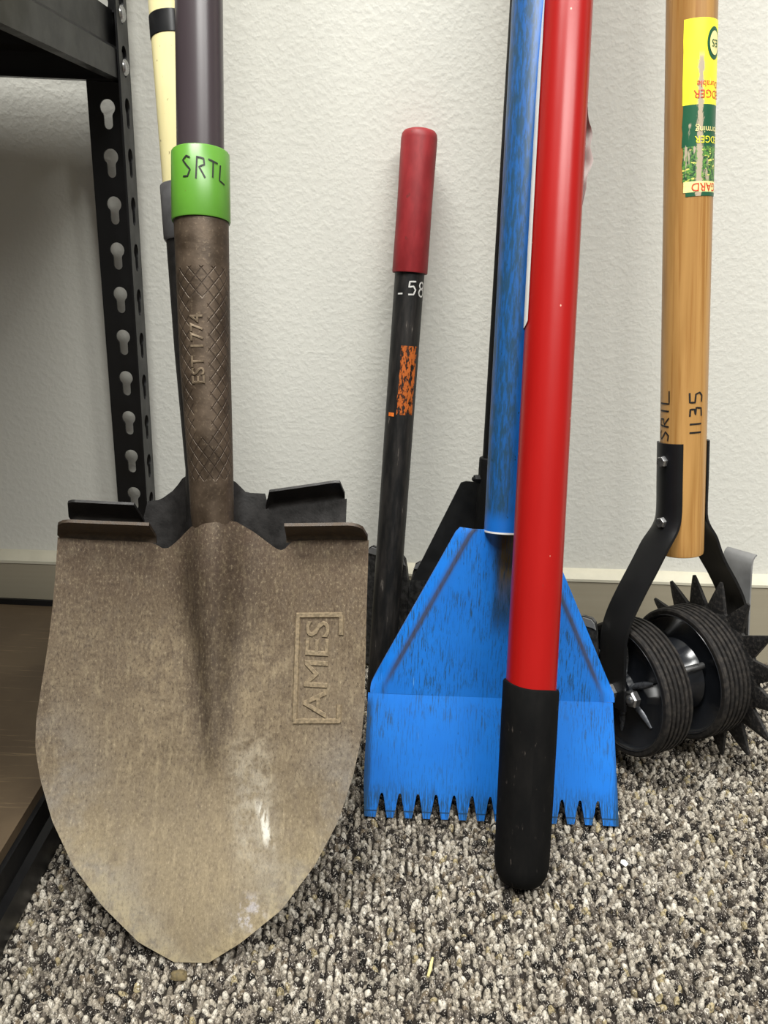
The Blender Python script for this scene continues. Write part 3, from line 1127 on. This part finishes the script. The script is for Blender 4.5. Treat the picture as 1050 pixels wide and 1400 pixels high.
def back_shovel():
    N = Vector((-.1202, -.235, .2498))
    l = math.radians(25)
    n = Vector((0, -math.cos(l), math.sin(l)))
    a0 = Vector((0, math.sin(l), math.cos(l)))
    cr = 0.
    T = N-a0*.272+ex*.0
    R0 = empty('shovel', (T.x, T.y, 0), 'dark steel shovel with cream handle half hidden behind the dusty brown shovel', 'shovel', 'shovels leaning at the left')
    # blade turned a little in its plane
    top = [(-.1048, .2555), (-.0515, .2560), (-.0495, .2735), (-.0388, .2752), (-.0281, .2835), (-.0202, .2940), (.0181, .2925), (.0281, .2832), (.0430, .2830), (.0445, .2700), (.1068, .2805)]
    rotm = lambda u, v: (u*math.cos(cr)-(v-.272)*math.sin(cr)*.35, (v-.272)+u*math.sin(cr)+.272)
    S0 = spade_surface(T, a0, n, top)

    def S(u, v, off=0.):
        d = S0(u, v, off)-(T+ex*u+a0*v)
        uu, v2 = rotm(u, v)
        return T+ex*uu+a0*v2+d
    make_blade('blade', S, top, MT['darksteel'], R0, 40, 56)
    foot_step(S, n, a0, -.1040, -.0500, lambda u: .2557, math.radians(64), .0255, MT['darksteel'], R0, .006, .004)
    foot_step(S, n, a0, .0440, .1052, lambda u: lerp(.2700, .2803, (u-.0445)/.062), math.radians(64), .0225, MT['darksteel'], R0, .004, .006)
    pts = [(-.1195, -.2420, .2250), (-.1196, -.2350, .2500), (-.1199, -.2287, .2773), (-.1296, -.2089, .3628), (-.1361, -.1922, .4353), (-.1366, -.1905, .443)]
    rad = [.0165, .0172, .0172, .0163, .0158, .0158]
    P2, R2 = [], []
    for i in range(len(pts)-1):
        for q in range(4):
            P2.append(Vector(pts[i]).lerp(Vector(pts[i+1]), q/4))
            R2.append(lerp(rad[i], rad[i+1], q/4))
    b = MB()
    b.tube(P2, R2, 28)
    b.build('socket', MT['darksteel'], R0)
    ax = Axis((-.1364, -.1905, .4425), (-.1500, -.1548, .5970))
    b = MB()
    b.tube([ax.at(-.002), ax.at(.0), ax.at(.0365), ax.at(.0375)], [.0170, .0178, .0176, .0168], 28)
    b.build('collar', MT['collar'], R0)
    t_end = (-.017-ax.A.y)/ax.d.y
    b = MB()
    b.tube([ax.at(lerp(.03, t_end, i/10)) for i in range(11)], .0155, 28)
    h = b.build('handle', MT['cream'], R0)
    b = MB()
    t0, t1 = ax.tz(.5755), ax.tz(.5905)
    b.tube([ax.at(t0), ax.at(t0+.0005), ax.at(t1-.0005), ax.at(t1)], [.0155, .0160, .0160, .0155], 28)
    b.build('tape_band', MT['tape'], h)['label'] = 'black tape band'
    # bare rivet at the neck
    b = MB()
    c = Vector((-.1035, -.2475, .266))
    P = [[c+Vector((.0036*math.cos(q)*math.cos(k*pi/5), -.0036*math.sin(q), .0042*math.cos(q)*math.sin(k*pi/5))) for k in range(10)] for q in (-.6, 0, .5, 1.0, 1.4)]
    b.grid(P, True)
    b.fan(P[-1])
    b.build('rivet', MT['copper'], R0)


back_shovel()


# ------------------------------------------------------------------ short black bar with red grip
def grip_bar():
    A, B = Vector((.0231, -.1085, .0)), Vector((.0384, -.0240, .5350))
    ax = Axis(A, B)
    R0 = empty('pry_bar', A, 'short scuffed black bar with a dull red vinyl grip leaning on the wall', 'bar')
    b = MB()
    t_g = ax.tz(.414)
    b.tube([ax.at(lerp(.0, t_g+.05, i/10)) for i in range(11)], .0137, 28)
    br = b.build('bar', MT['bar'], R0)
    b = MB()
    t1 = ax.tz(.5365)
    prof = [(t_g, .0140), (t_g, .0160), (t_g+.001, .0164), (t_g+.06, .0160), (t1-.008, .0164), (t1-.004, .0158), (t1-.0015, .0140), (t1-.0002, .0105), (t1, .005)]
    b.grid([[ax.cyl(2*pi*k/32, t, r) for k in range(32)] for t, r in prof], True, [[(2*pi*k/32*.0164, t) for k in range(33)] for t, r in prof])
    b.fan([ax.cyl(2*pi*k/32, t1, .005) for k in range(32)])
    b.build('grip', MT['redgrip'], R0)
    cm = lambda x, y, o: ax.cyl(x/.0137, y, .0137+o)
    t5 = ax.tz(.3935)
    five = [[(.003, .0085), (-.001, .0082), (-.0013, .0050), (.0015, .0056), (.003, .0035), (.0018, .0008), (-.0015, .0006)]]
    eight = [[(.0078+.002*math.sin(q)*(1 if q < 2*pi else -1), .0065+.002*math.cos(q)) for q in np.linspace(0, 2*pi, 9)],
             [(.0078+.0023*math.sin(q), .0022+.0023*math.cos(q)) for q in np.linspace(0, 2*pi, 9)]]
    dash = [[(-.0085, .0008), (-.0052, .001)]]
    strokes('painted_number', [[(x*1.45, z*1.5) for x, z in ln] for ln in five+eight+dash], .0014, lambda x, y, o: cm(x+.0015, y+t5, .0003), MT['chalk'], br)
    decal('paint_patch', cm, -.0045, .0125, ax.tz(.286), ax.tz(.349), MT['orange'], br, 14, 16, .0003, .0015)
    decal('paint_dash', cm, -.0122, -.0062, ax.tz(.284), ax.tz(.2875), MT['orange_solid'], br, 6, 2, .0004)


grip_bar()


# ------------------------------------------------------------------ thatching rake behind the blue scraper
def thatch_rake():
    Sx = Vector((.1171, -.13, .1921))
    l = math.radians(8.5)
    n = Vector((0, -math.cos(l), math.sin(l)))
    a = Vector((0, math.sin(l), math.cos(l)))
    R0 = empty('thatching_rake', (Sx.x, Sx.y, 0), 'black handled rake with triangular bracket and grey tines behind the blue scraper', 'rake')
    ax = Axis((.1163, -.1325, .1800), (.1140, -.0685, .6312))
    fm = lambda x, y, t: Sx+ex*x+a*y+n*t
    b = MB()
    b.prism([(-.0686, -.0511), (-.0275, .0440), (-.0229, .0455), (.0190, .0435), (.0236, .0420), (.0650, -.0511)], fm, -.016, -.019)
    b.build('bracket', MT['blackmatte'], R0, smooth=False)
    b = MB()
    b.tube([ax.at(-.045), ax.at(-.02), ax.at(.0825), ax.at(.0835)], [.0137, .0140, .0133, .0122], 24)
    b.build('socket', MT['blackmatte'], R0)
    hexbolt('bolt', ax.cyl(-1.35, .064, .0128), ax.cyl(-1.35, 0, 1)-ax.A, .0042, .005, MT['blackmatte'], R0)
    t_end = (-.013-ax.A.y)/ax.d.y
    b = MB()
    b.tube([ax.at(lerp(.07, t_end, i/8)) for i in range(9)], .0104, 24)
    b.build('handle', MT['blackmatte'], R0)
    # toothed head
    H0, H1 = Vector((.0132, -.0480, .1410)), Vector((.2015, -.1830, .137))
    hd = H1-H0
    hx = Vector((hd.x, hd.y, 0)).normalized()
    hn = Vector((hx.y, -hx.x, 0))
    if hn.y > 0:
        hn = -hn
    K = 8
    pitch = Vector((hd.x, hd.y, 0)).length/K
    b = MB()
    c0 = H0-hx*.008
    c1 = H1+hx*.008
    P = []
    for c, z in ((c0, .098), (c1, .092)):
        P.append([Vector((c.x, c.y, 0))-hn*(.0035+o)+Vector((0, 0, z+dz)) for o, dz in ((0, -.01), (.011, -.01), (.011, .012), (0, .012))])
    b.grid(P, True)
    b.fan(P[0])
    b.fan(P[1])
    b.build('head_bar', MT['blackmatte'], R0, smooth=False)
    for k in range(K+1):
        c = H0.lerp(H1, k/K)
        zt = c.z
        w = pitch*.49
        prof = [(-w*.8, .001), (-w, .05), (-w, zt-.034), (-w*.72, zt-.012), (-w*.55, zt-.003), (-w*.3, zt), (w*.3, zt), (w*.55, zt-.003), (w*.72, zt-.012), (w, zt-.034), (w, .05), (w*.8, .001)]
        fm2 = lambda x, y, t: Vector((c.x, c.y, 0))+hx*x+hn*t+Vector((0, 0, y))
        b = MB()
        b.prism(prof, fm2, 0, -.003)
        b.build('tine', MT['tine'], R0, smooth=False)
        b = MB()
        pr2 = [(-w*.66, zt-.0095), (-w*.5, zt-.0040), (-w*.27, zt-.0012), (w*.27, zt-.0012), (w*.5, zt-.0040), (w*.66, zt-.0095), (w*.5, zt-.0085), (-w*.5, zt-.0085)]
        b.prism(pr2, fm2, .0012, 0)
        t_ = b.build('tine_tip', MT['greysteel'], R0, smooth=False)


thatch_rake()


# ------------------------------------------------------------------ blue scraper
def blue_scraper():
    TB = Vector((.1138, -.290, .0015))
    l = math.radians(25)
    nl = Vector((0, -math.cos(l), math.sin(l)))
    al = Vector((0, math.sin(l), math.cos(l)))
    R0 = empty('floor_scraper', (TB.x, TB.y, 0), 'scratched bright blue steel scraper with a toothed bottom edge', 'scraper')
    V0 = .1005

    def low(x, y, t):
        y2 = y-x*.012
        return TB+ex*x+al*y2+nl*t
    # toothed lower plate
    cents = [-.0910+.01485*i for i in range(13)]
    poly = [(-.1050, V0), (-.1062, .028), (-.1047, .0012)]
    for c in cents:
        poly += [(c-.0046, .0008), (c-.0036, .006), (c-.0014, .0185), (c-.0007, .0202), (c+.0007, .0202), (c+.0014, .0185), (c+.0036, .006), (c+.0046, .0008)]
    poly += [(.1046, .0005), (.1038, .021), (.0988, V0)]
    # bevelled tips: separate narrow strip in front colour
    b = MB()
    b.prism(poly, low, .0, -.003)
    b.build('toothed_edge', MT['blue'], R0, smooth=False)
    # upper plate with side folds and a centre channel
    Bd = low(-.0018, V0, 0)
    l2 = math.radians(10)
    n2 = Vector((0, -math.cos(l2), math.sin(l2)))
    a2 = Vector((0, math.sin(l2), math.cos(l2)))
    H = .1415
    NR = 40
    cols = [-1, -.985, -.93, -.895, -.88, -.8667, -.853, -.84, -.82, -.7, -.5, -.34, -.26, -.2, -.15, -.1, -.05, 0, .05, .1, .15, .2, .26, .34, .5, .7, .82, .84, .853, .8667, .88, .895, .93, .985, 1]
    P, Q, UV, fold = [], [], [], []
    for r in range(NR+1):
        q = r/NR
        v = H*q
        # outline: short vertical run then the sloping shoulders
        vs = max(0, v-.006)
        if v < .006:
            el, er = -.1032, .1005
        else:
            k = (v-.006)/(H-.006)
            el = lerp(-.1032, -.0372, k)
            er = lerp(.1005, .0335, k)
        if q > .985:
            el += .0015
            er -= .0015
        row, rq, ru = [], [], []
        lip = .011
        for c in cols:
            m = (el+er)/2
            hw = (er-el)/2
            ac = abs(c)
            if ac >= .82:   # fold zone keeps a constant width
                t = (ac-.82)/.18
                u = hw-lip*1.35*(1-t)
            else:
                u = (hw-lip*1.35)*ac/.82
            x = m+u*(1 if c >= 0 else -1)
            e = hw-u
            d = 0
            if e < lip:
                d -= .55*(lip-e)*sstep(0, .02, v+.004)
            ch = sstep(.055, .142, v)
            wch = .0155
            xc = x-.0015
            if abs(xc) < wch:
                d -= ch*.006*math.cos(xc/wch*pi/2)
            base = Bd+ex*(x+.0018)+a2*(v-(x*.012 if v < .03 else x*.012*(1-(v-.03)/.12)))+n2*d
            row.append(base)
            rq.append(base-n2*.003)
            ru.append((x, v+V0))
            fo = math.exp(-((e-lip)/.0023)**2)*1.25
            fold.append(fo*(.25+.75*sstep(0, .03, v)) if abs(c) > .5 else 0)
        P.append(row)
        Q.append(rq)
        UV.append(ru)
    b = MB()
    b.sheet(P, Q, UV)
    o = b.build('blade', MT['blue'], R0, angle=50)
    at = o.data.attributes.new('fold', 'FLOAT', 'POINT')
    at.data.foreach_set('value', np.array(fold+fold, dtype=np.float32))
    # tube
    hb = Bd+a2*(H-.0005)+ex*.0012+n2*-.002
    ax = Axis(hb, (.1148, -.1180, .6210))
    t_end = (-.018-ax.A.y)/ax.d.y
    b = MB()
    n_ = 14
    b.tube([ax.at(lerp(.0, t_end, i/n_)) for i in range(n_+1)], .0163, 32)
    b.build('handle', MT['bluetube'], R0)
    # weld collar at the tube's lower end
    b = MB()
    b.tube([ax.at(-.0012), ax.at(.0002)], [.0165, .0166], 32)
    b.build('tube_rim', MT['white_label'], R0)['label'] = 'chipped pale rim'


blue_scraper()


# ------------------------------------------------------------------ red pole with black grip
def red_pole():
    A, B = Vector((.1262, -.3560, .0)), Vector((.1382, -.1287, .6199))
    ax = Axis(A, B)
    r = .0187
    # lowest rim point touches the carpet
    R0 = empty('red_pole', A, 'glossy red steel pole with black rubber grip standing on the carpet', 'pole')
    t0 = .0165*abs(ax.e.z)+.001
    tg = ax.tz(.1415)
    t_end = (-.0205-ax.A.y)/ax.d.y
    b = MB()
    n_ = 16
    b.tube([ax.at(lerp(tg-.03, t_end, i/n_)) for i in range(n_+1)], r, 36)
    p = b.build('pole', MT['red'], R0)
    b = MB()
    rg = .0209
    t0 -= .004
    prof = [(t0, .004), (t0+.0005, .012), (t0+.003, .0160), (t0+.009, .0190), (t0+.016, .0203), (t0+.05, rg-.0003), (tg-.03, rg), (tg-.0015, rg), (tg, rg-.0006), (tg+.0003, r+.0002), (tg-.002, r-.001)]
    # torn, slightly slanted top rim
    rows = []
    for t, q in prof:
        sl = .0022 if t > tg-.003 else 0
        rows.append([ax.cyl(2*pi*k/36, t-sl*math.sin(2*pi*k/36)+sl*.3*math.sin(6*pi*k/36), q) for k in range(36)])
    b.grid(rows, True, [[(2*pi*k/36*rg, t) for k in range(37)] for t, q in prof])
    b.fan(rows[0])
    b.build('grip', MT['rubber'], R0)['label'] = 'black rubber end grip'
    # white sticker wrapped round the left side of the pole
    b = MB()
    ta, tb = ax.tz(.390), ax.tz(.85)
    P, U = [], []
    a0, a1 = math.radians(-70), math.radians(-150)
    for j in range(9):
        t = lerp(ta, tb, j/8)
        P.append([ax.cyl(lerp(a0, a1, i/10), t+(.004*(1-math.sin(min(1, i/2)*pi/2)) if j == 0 else 0), r+.0009) for i in range(11)])
        U.append([(i*.004, t) for i in range(11)])
    b.grid(P, False, U)
    b.build('sticker', MT['white_label'], p)['label'] = 'white sticker'
    # wrinkled strip of clear film peeling off at the right
    b = MB()
    P = []
    for j in range(15):
        q = j/14
        t = lerp(ax.tz(.478), ax.tz(.548), q)
        bul = .0050*math.sin(pi*q)**1.2+.0016*math.sin(q*19)*math.sin(pi*q)
        P.append([ax.cyl(math.radians(88+i*9), t+.002*math.sin(i*2+q*5), r+.0005+bul*(1-.12*i)) for i in range(6)])
    b.grid(P)
    b.build('peeling_film', MT['film'], p)['label'] = 'wrinkled clear film'


red_pole()


# ------------------------------------------------------------------ rotary lawn edger
def edger():
    M = Vector((.2933, -.1802, .0815))
    a = Vector((.9195, .3910, .0408)).normalized()
    h = Vector((-.0998, .1316, .9863))
    h = (h-a*h.dot(a)).normalized()
    y = h.cross(a)              # local y points away from the viewer
    R0 = bpy.data.objects.new('rotary_edger', None)
    C.objects.link(R0)
    mw = Matrix(((a.x, y.x, h.x, M.x), (a.y, y.y, h.y, M.y), (a.z, y.z, h.z, M.z), (0, 0, 0, 1)))
    R0.matrix_world = mw
    tag(R0, 'wooden handled rotary lawn edger with two rubber wheels and a spiked wheel', 'edger')
    s0 = -.0669
    K = dict(local=True)
    # handle, local z
    r = .0190
    ht = (-.021-M.y)/h.y
    ax = Axis((0.0, 0, .1143), (.0005, 0, ht))
    ax.e, ax.f = Vector((0, -1, 0)), Vector((1, 0, 0))
    b = MB()
    n_ = 16
    zs = [.1143, .1150, .118]+[lerp(.13, ht, i/n_) for i in range(n_+1)]
    rs = [r-.0015, r-.0004, r, ]+[r]*(n_+1)
    b.tube([(0, 0, z) for z in zs], rs, 36)
    hd = b.build('handle', MT['wood'], R0, **K)
    # ---- sticker on the handle; angles toward the right of the front
    cm = lambda x, z, o: Vector((r*math.sin(x/r)+o*math.sin(x/r), -(r+o)*math.cos(x/r), z))
    # viewer direction in local frame
    vw = mw.inverted() @ Vector((0, -.83, .4685))
    av = math.atan2(vw.x, -(vw.y))
    x0, x1 = (av+math.radians(-17))*r, (av+math.radians(84))*r
    zt, zy, zg, zp = .5365, .4765, .4465, .4205
    ye = decal('sticker', cm, x0, x1, zy, zt, MT['lyellow'], hd, 14, 8, .00025, .0004, **K)
    ye['label'] = 'worn yellow and green sticker, upside down'
    decal('sticker', cm, x0, x1, zg, zy, MT['lgreen'], hd, 14, 6, .00025, .0008, **K)
    decal('sticker', cm, x0+.0006, x1, zp+.0005, zg, MT['lpic'], hd, 14, 6, .00025, .001, **K)
    decal('sticker', cm, x0+.001, x1, zp-.0075, zp+.0005, MT['lcream'], hd, 14, 3, .00025, .0012, **K)
    decal('sticker', cm, x0+.003, x1, zp-.0105, zp-.0075, MT['lgreen'], hd, 14, 2, .0003, .0008, **K)
    xm = (x0+x1)/2
    up_ = lambda cx, cz: (lambda x, z, o: cm(cx-x, cz-z, .0006))
    text_part('letters', 'EDGER', .0082, up_(xm+.004, zy+.0075), MT['lred'], ye, **K)
    text_part('letters', 'Durable', .0065, up_(xm+.004, zy+.0145), MT['lred'], ye, **K)
    text_part('letters', 'EDGER', .0072, up_(xm+.004, zg+.0050), MT['lyellow'], ye, **K)
    text_part('letters', 'forming', .0070, up_(xm+.004, zg+.0120), MT['lcream'], ye, **K)
    text_part('letters', 'GARD', .0088, up_(xm+.003, zp-.0035), MT['lred'], ye, **K)
    # round badge
    b = MB()
    cb = (x1-.0085, .5195)
    P = [[cm(cb[0]+q*.0072*math.cos(k*pi/12), cb[1]+q*.0115*math.sin(k*pi/12), .0005) for k in range(24)] for q in (.02, .5, 1)]
    b.grid(P, True)
    b.build('badge', MT['lgreen'], ye, **K)
    b = MB()
    P = [[cm(cb[0]+q*.0052*math.cos(k*pi/12), cb[1]+q*.0085*math.sin(k*pi/12), .0008) for k in range(24)] for q in (.02, .5, 1)]
    b.grid(P, True)
    b.build('badge', MT['lcream'], ye, **K)
    text_part('letters', 'ES', .0075, lambda x, z, o: cm(cb[0]-x, cb[1]-z, .0011), MT['lgreen'], ye, **K)
    # ---- marker writing, read from below upwards
    S_ = [[(.0065, .008), (.004, .0098), (.0005, .008), (.003, .0052), (.006, .003), (.0035, .0002), (0, .0008)]]
    sh = lambda L, dx: [[(x+dx, z) for x, z in ln] for ln in L]
    R_ = [[(0, 0), (.0005, .009)], [(.0005, .009), (.005, .0085), (.005, .005), (.001, .0045), (.006, .0)]]
    T_ = [[(.000, .0095), (.0075, .0085)], [(.004, .009), (.004, 0)]]
    T2_ = [[(.003, .0095), (.003, 0)]]
    L_ = [[(.0, .0095), (.0, .0), (.0085, .0002)]]
    ws = S_+sh(R_, .0095)+sh(T2_, .017)+sh(L_, .025)
    rotmap = lambda cx, cz: (lambda x, z, o: cm(cx+x, cz+z, .0003))
    ws = [[(x*1.25, z*1.2) for x, z in ln] for ln in ws]
    strokes('handwriting', ws, .0013, rotmap((av-math.radians(37))*r, .2165), MT['marker'], hd, pi/2, **K)
    one = [[(0, 0), (0, .009)]]
    three = [[(0, .009), (.0045, .0088), (.0045, .0058), (.001, .005), (.0055, .0045), (.005, .0005), (.0, .0)]]
    five = [[(.006, .0095), (0, .0092), (-.0003, .0055), (.005, .005), (.006, .002), (.004, .0), (0, .0003)]]
    ws = one+sh(one, .0055)+sh(three, .0105)+sh(five, .0195)
    ws = [[(x*1.3, z*1.15) for x, z in ln] for ln in ws]
    strokes('handwriting', ws, .0014, rotmap((av+math.radians(46))*r, .2235), MT['marker'], hd, pi/2, **K)
    # ---- fork arms: straps hugging the handle then bowing out to the axle
    def arm(sign, prof):
        # prof: (s, z) centre line, s measured from handle axis, outward positive
        pts = []
        for i in range(len(prof)-1):
            p0, p1 = prof[max(i-1, 0)], prof[i]
            p2, p3 = prof[i+1], prof[min(i+2, len(prof)-1)]
            for q in range(5):
                t = q/5
                pts.append(tuple(.5*((2*p1[j])+(-p0[j]+p2[j])*t+(2*p0[j]-5*p1[j]+4*p2[j]-p3[j])*t*t+(-p0[j]+3*p1[j]-3*p2[j]+p3[j])*t**3) for j in (0, 1)))
        pts.append(prof[-1])
        P, Q, U = [], [], []
        for i, (s, z) in enumerate(pts):
            a_, b_ = pts[max(i-1, 0)], pts[min(i+1, len(pts)-1)]
            dx, dz = b_[0]-a_[0], b_[1]-a_[1]
            L = math.hypot(dx, dz)
            nx, nz = -dz/L, dx/L        # outward normal for a downward path
            if nx < 0:
                nx, nz = -nx, -nz
            hug = sstep(.125, .15, z)
            w = .0162
            row, rq, ru = [], [], []
            for j in range(13):
                yy = lerp(-w, w, j/12)
                if hug > 0:
                    an = yy/.0205
                    yh, in_ = .0205*math.sin(an), .0205*(1-math.cos(an))
                else:
                    yh, in_ = yy, 0
                y2 = lerp(yy, yh, hug)
                sag = lerp(.05*abs(yy/w)**2*w*.9, in_, hug)
                row.append(Vector((sign*(s-nx*sag), y2, z-nz*sag)))
                rq.append(Vector((sign*(s-nx*(sag+.0026)), y2, z-nz*(sag+.0026))))
                ru.append((yy, z))
            P.append(row)
            Q.append(rq)
            U.append(ru)
        b = MB()
        b.sheet(P, Q, U)
        return b.build('fork_arm', MT['coat'], R0, angle=50, **K)
    arm(-1, [(.0218, .2142), (.0218, .18), (.0220, .152), (.0260, .136), (.0400, .1135), (.0560, .0905), (.0690, .069), (.0752, .050), (.0762, .03), (.0762, .0), (.0758, -.0135)])
    arm(1, [(.0218, .2142), (.0218, .18), (.0218, .150), (.0260, .132), (.0360, .1080), (.0520, .0830), (.0630, .062), (.0665, .042), (.0665, .02), (.0665, 0.), (.0662, -.0135)])
    for z in (.199, .1457):
        hexbolt('bolt', (-.0219, -.001, z), (-1, -.12, 0), .0049, .0042, MT['zinc'], R0, False, **K)
    # ---- axle
    b = MB()
    b.tube([(-.084, 0, 0), (.071, 0, 0)], .0045, 16, ref=(0, 0, 1))
    b.build('axle', MT['zinc'], R0, **K)
    hexbolt('nut', (-.0762, 0, 0), (-1, 0, 0), .0085, .006, MT['zinc'], R0, **K)

    def ring(b, prof, seg=56, uvr=.06):
        P = [[(s, q*math.sin(2*pi*k/seg), q*math.cos(2*pi*k/seg)) for k in range(seg)] for s, q in prof]
        b.grid(P, True)
        return P

    def wheel(x0_, x1_, face):
        Ro = .0605
        prof = [(x0_+.001, Ro-.007), (x0_, Ro-.0055), (x0_, Ro-.002), (x0_+.0012, Ro-.0004)]
        w = x1_-x0_
        ng = 5
        for g in range(ng):
            c = x0_+w*(g+1)/(ng+1)
            prof += [(c-.0011, Ro), (c-.0007, Ro-.0020), (c+.0007, Ro-.0020), (c+.0011, Ro)]
        prof += [(x1_-.0012, Ro-.0004), (x1_, Ro-.0025), (x1_, Ro-.006), (x1_-.001, Ro-.007)]
        b = MB()
        ring(b, prof)
        ty = b.build('tyre', MT['tyre'], R0, angle=35, **K)
        b = MB()
        xd = x0_+.0022
        pf = [(x1_-.002, .009), (x1_-.002, Ro-.0065), (x0_+.0006, Ro-.0050), (x0_-.0004, Ro-.0058), (xd+.0004, Ro-.0072), (xd+.0024, Ro-.0095), (xd+.0034, .030), (xd+.0026, .016), (xd-.0025, .0145), (xd-.0032, .0105), (xd-.0032, .006)]
        ring(b, pf)
        hb = b.build('wheel_disc', MT['hub'], R0, angle=40, **K)
        return xd, hb
    xd, hb = wheel(s0+0, s0+.0283, 1)
    # raised ribs pressed into the outer disc, and the off-centre wheel nut
    for ang in (math.radians(64), math.radians(123), math.radians(184), math.radians(244), math.radians(304), math.radians(4)):
        b = MB()
        dy, dz = math.sin(ang), math.cos(ang)
        P = []
        for i in range(9):
            q = i/8
            rr = lerp(.014, .0425, q)
            hw = .0034*math.sin(pi*min(1, max(.05, .3+q*.66)))**.5
            hh = .0042*(1-.55*q)
            row = []
            for k in range(7):
                t = -1+2*k/6
                row.append((xd+.0034-hh*(1-t*t), -(dy*rr)+dz*hw*t*-1, dz*rr+dy*hw*t*-1))
            P.append(row)
        b.grid(P)
        b.build('rib', MT['ribmetal'], hb, **K)
    hexbolt('nut', (xd-.0005, -.0185, -.0015), (-1, 0, 0), .0078, .006, MT['zinc'], hb, **K)
    wheel(s0+.0633, s0+.0930, 0)
    # spacer hub and pins between the wheels
    b = MB()
    ring(b, [(s0+.026, .005), (s0+.026, .028), (s0+.034, .026), (s0+.045, .026), (s0+.060, .029), (s0+.066, .033), (s0+.066, .005)], 40)
    b.build('spacer', MT['hub'], R0, angle=30, **K)
    for ang in (58, 200, 320):
        q = math.radians(ang)
        b = MB()
        c = (-.036*math.sin(q), .036*math.cos(q))
        b.tube([(s0+.027, c[0], c[1]), (s0+.0655, c[0], c[1])], .0029, 12, ref=(0, 0, 1))
        b.build('pin', MT['zinc'], R0, **K)
    # ---- spiked wheel
    xs = s0+.1024
    b = MB()
    ring(b, [(xs-.0035, .005), (xs-.0035, .055), (xs-.0015, .0585), (xs+.0015, .0585), (xs+.0035, .055), (xs+.0035, .005)], 64)
    sw = b.build('spiked_wheel', MT['spike'], R0, angle=30, **K)
    Rs = .0846
    ka = 2.9899
    for k in range(16):
        an = ka-k*2*pi/16
        # e1 points across, e2 up in the wheel's plane
        cy, cz = -math.cos(an), math.sin(an)
        ty_, tz_ = -cz, cy
        b = MB()
        base = []
        P = []
        for rr, hw, tk in ((.050, .0115, .0035), (.058, .0100, .0034), (.072, .0055, .0028), (.081, .0026, .002), (Rs, .0014, .0012)):
            P.append([(xs+tk*ax_, cy*rr+ty_*hw*bw, cz*rr+tz_*hw*bw) for ax_, bw in ((-1, 0), (-.55, 1), (.55, 1), (1, 0), (.55, -1), (-.55, -1))])
        b.grid(P, True)
        b.fan(P[-1])
        b.build('spike', MT['spike'], sw, angle=25, **K)
    # ---- grey strap curling up outside the right arm
    prof = [(.0700, .020), (.0702, .062), (.0705, .085), (.0708, .0935), (.0720, .0985), (.0742, .1015), (.0768, .1028)]
    P, Q = [], []
    for i, (s, z) in enumerate(prof):
        a_, b_ = prof[max(i-1, 0)], prof[min(i+1, len(prof)-1)]
        dx, dz = b_[0]-a_[0], b_[1]-a_[1]
        L = math.hypot(dx, dz)
        P.append([Vector((s+dz/L*0, lerp(-.013, .021, j/6), z)) for j in range(7)])
        Q.append([Vector((s+dz/L*.0016, lerp(-.013, .021, j/6), z-dx/L*.0016)) for j in range(7)])
    b = MB()
    b.sheet(P, Q)
    b.build('guard_strap', MT['greysteel'], R0, angle=50, **K)['label'] = 'bare grey steel strap with curled top'


edger()


# ------------------------------------------------------------------ small debris on the carpet
def debris():
    b = MB()
    c = Vector((.0542, -.4282, .0018))
    d = Vector((.28, .96, .03)).normalized()
    b.tube([c-d*.0075, c-d*.002+Vector((.0004, 0, .0004)), c+d*.003, c+d*.0075], [.0009, .0012, .0011, .0007], 8, ref=(0, 0, 1))
    o = b.build('straw', MT['straw'], loc=c)
    tag(o, 'short pale straw lying on the carpet below the blue scraper', 'straw')
    b = MB()
    c = Vector((.2108, -.332, .0016))
    pts = [(.0, -.0035), (.0028, -.0012), (.0016, .0030), (-.0014, .0034), (-.0026, .0008)]
    b.prism(pts, lambda x, y, t: c+Vector((x, y, t+.15*x)), .0006, 0)
    o = b.build('paper_scrap', MT['paper'], loc=c, smooth=False)
    tag(o, 'tiny white paper scrap on the carpet right of the black grip', 'scrap')
    b = MB()
    c = Vector((-.1085, -.4375, .001))
    P = [[c+Vector((q*.0055*math.cos(k*pi/5)*RNG.uniform(.7, 1.2), q*.004*math.sin(k*pi/5)*RNG.uniform(.7, 1.2), z)) for k in range(10)] for q, z in ((1, -.001), (.9, .0015), (.5, .0028), (.1, .003))]
    b.grid(P, True)
    b.fan(P[-1])
    b.fan(P[0])
    o = b.build('soil_clod', MT['clod'], loc=c)
    tag(o, 'little clod of dry soil at the tip of the brown shovel', 'soil')


debris()
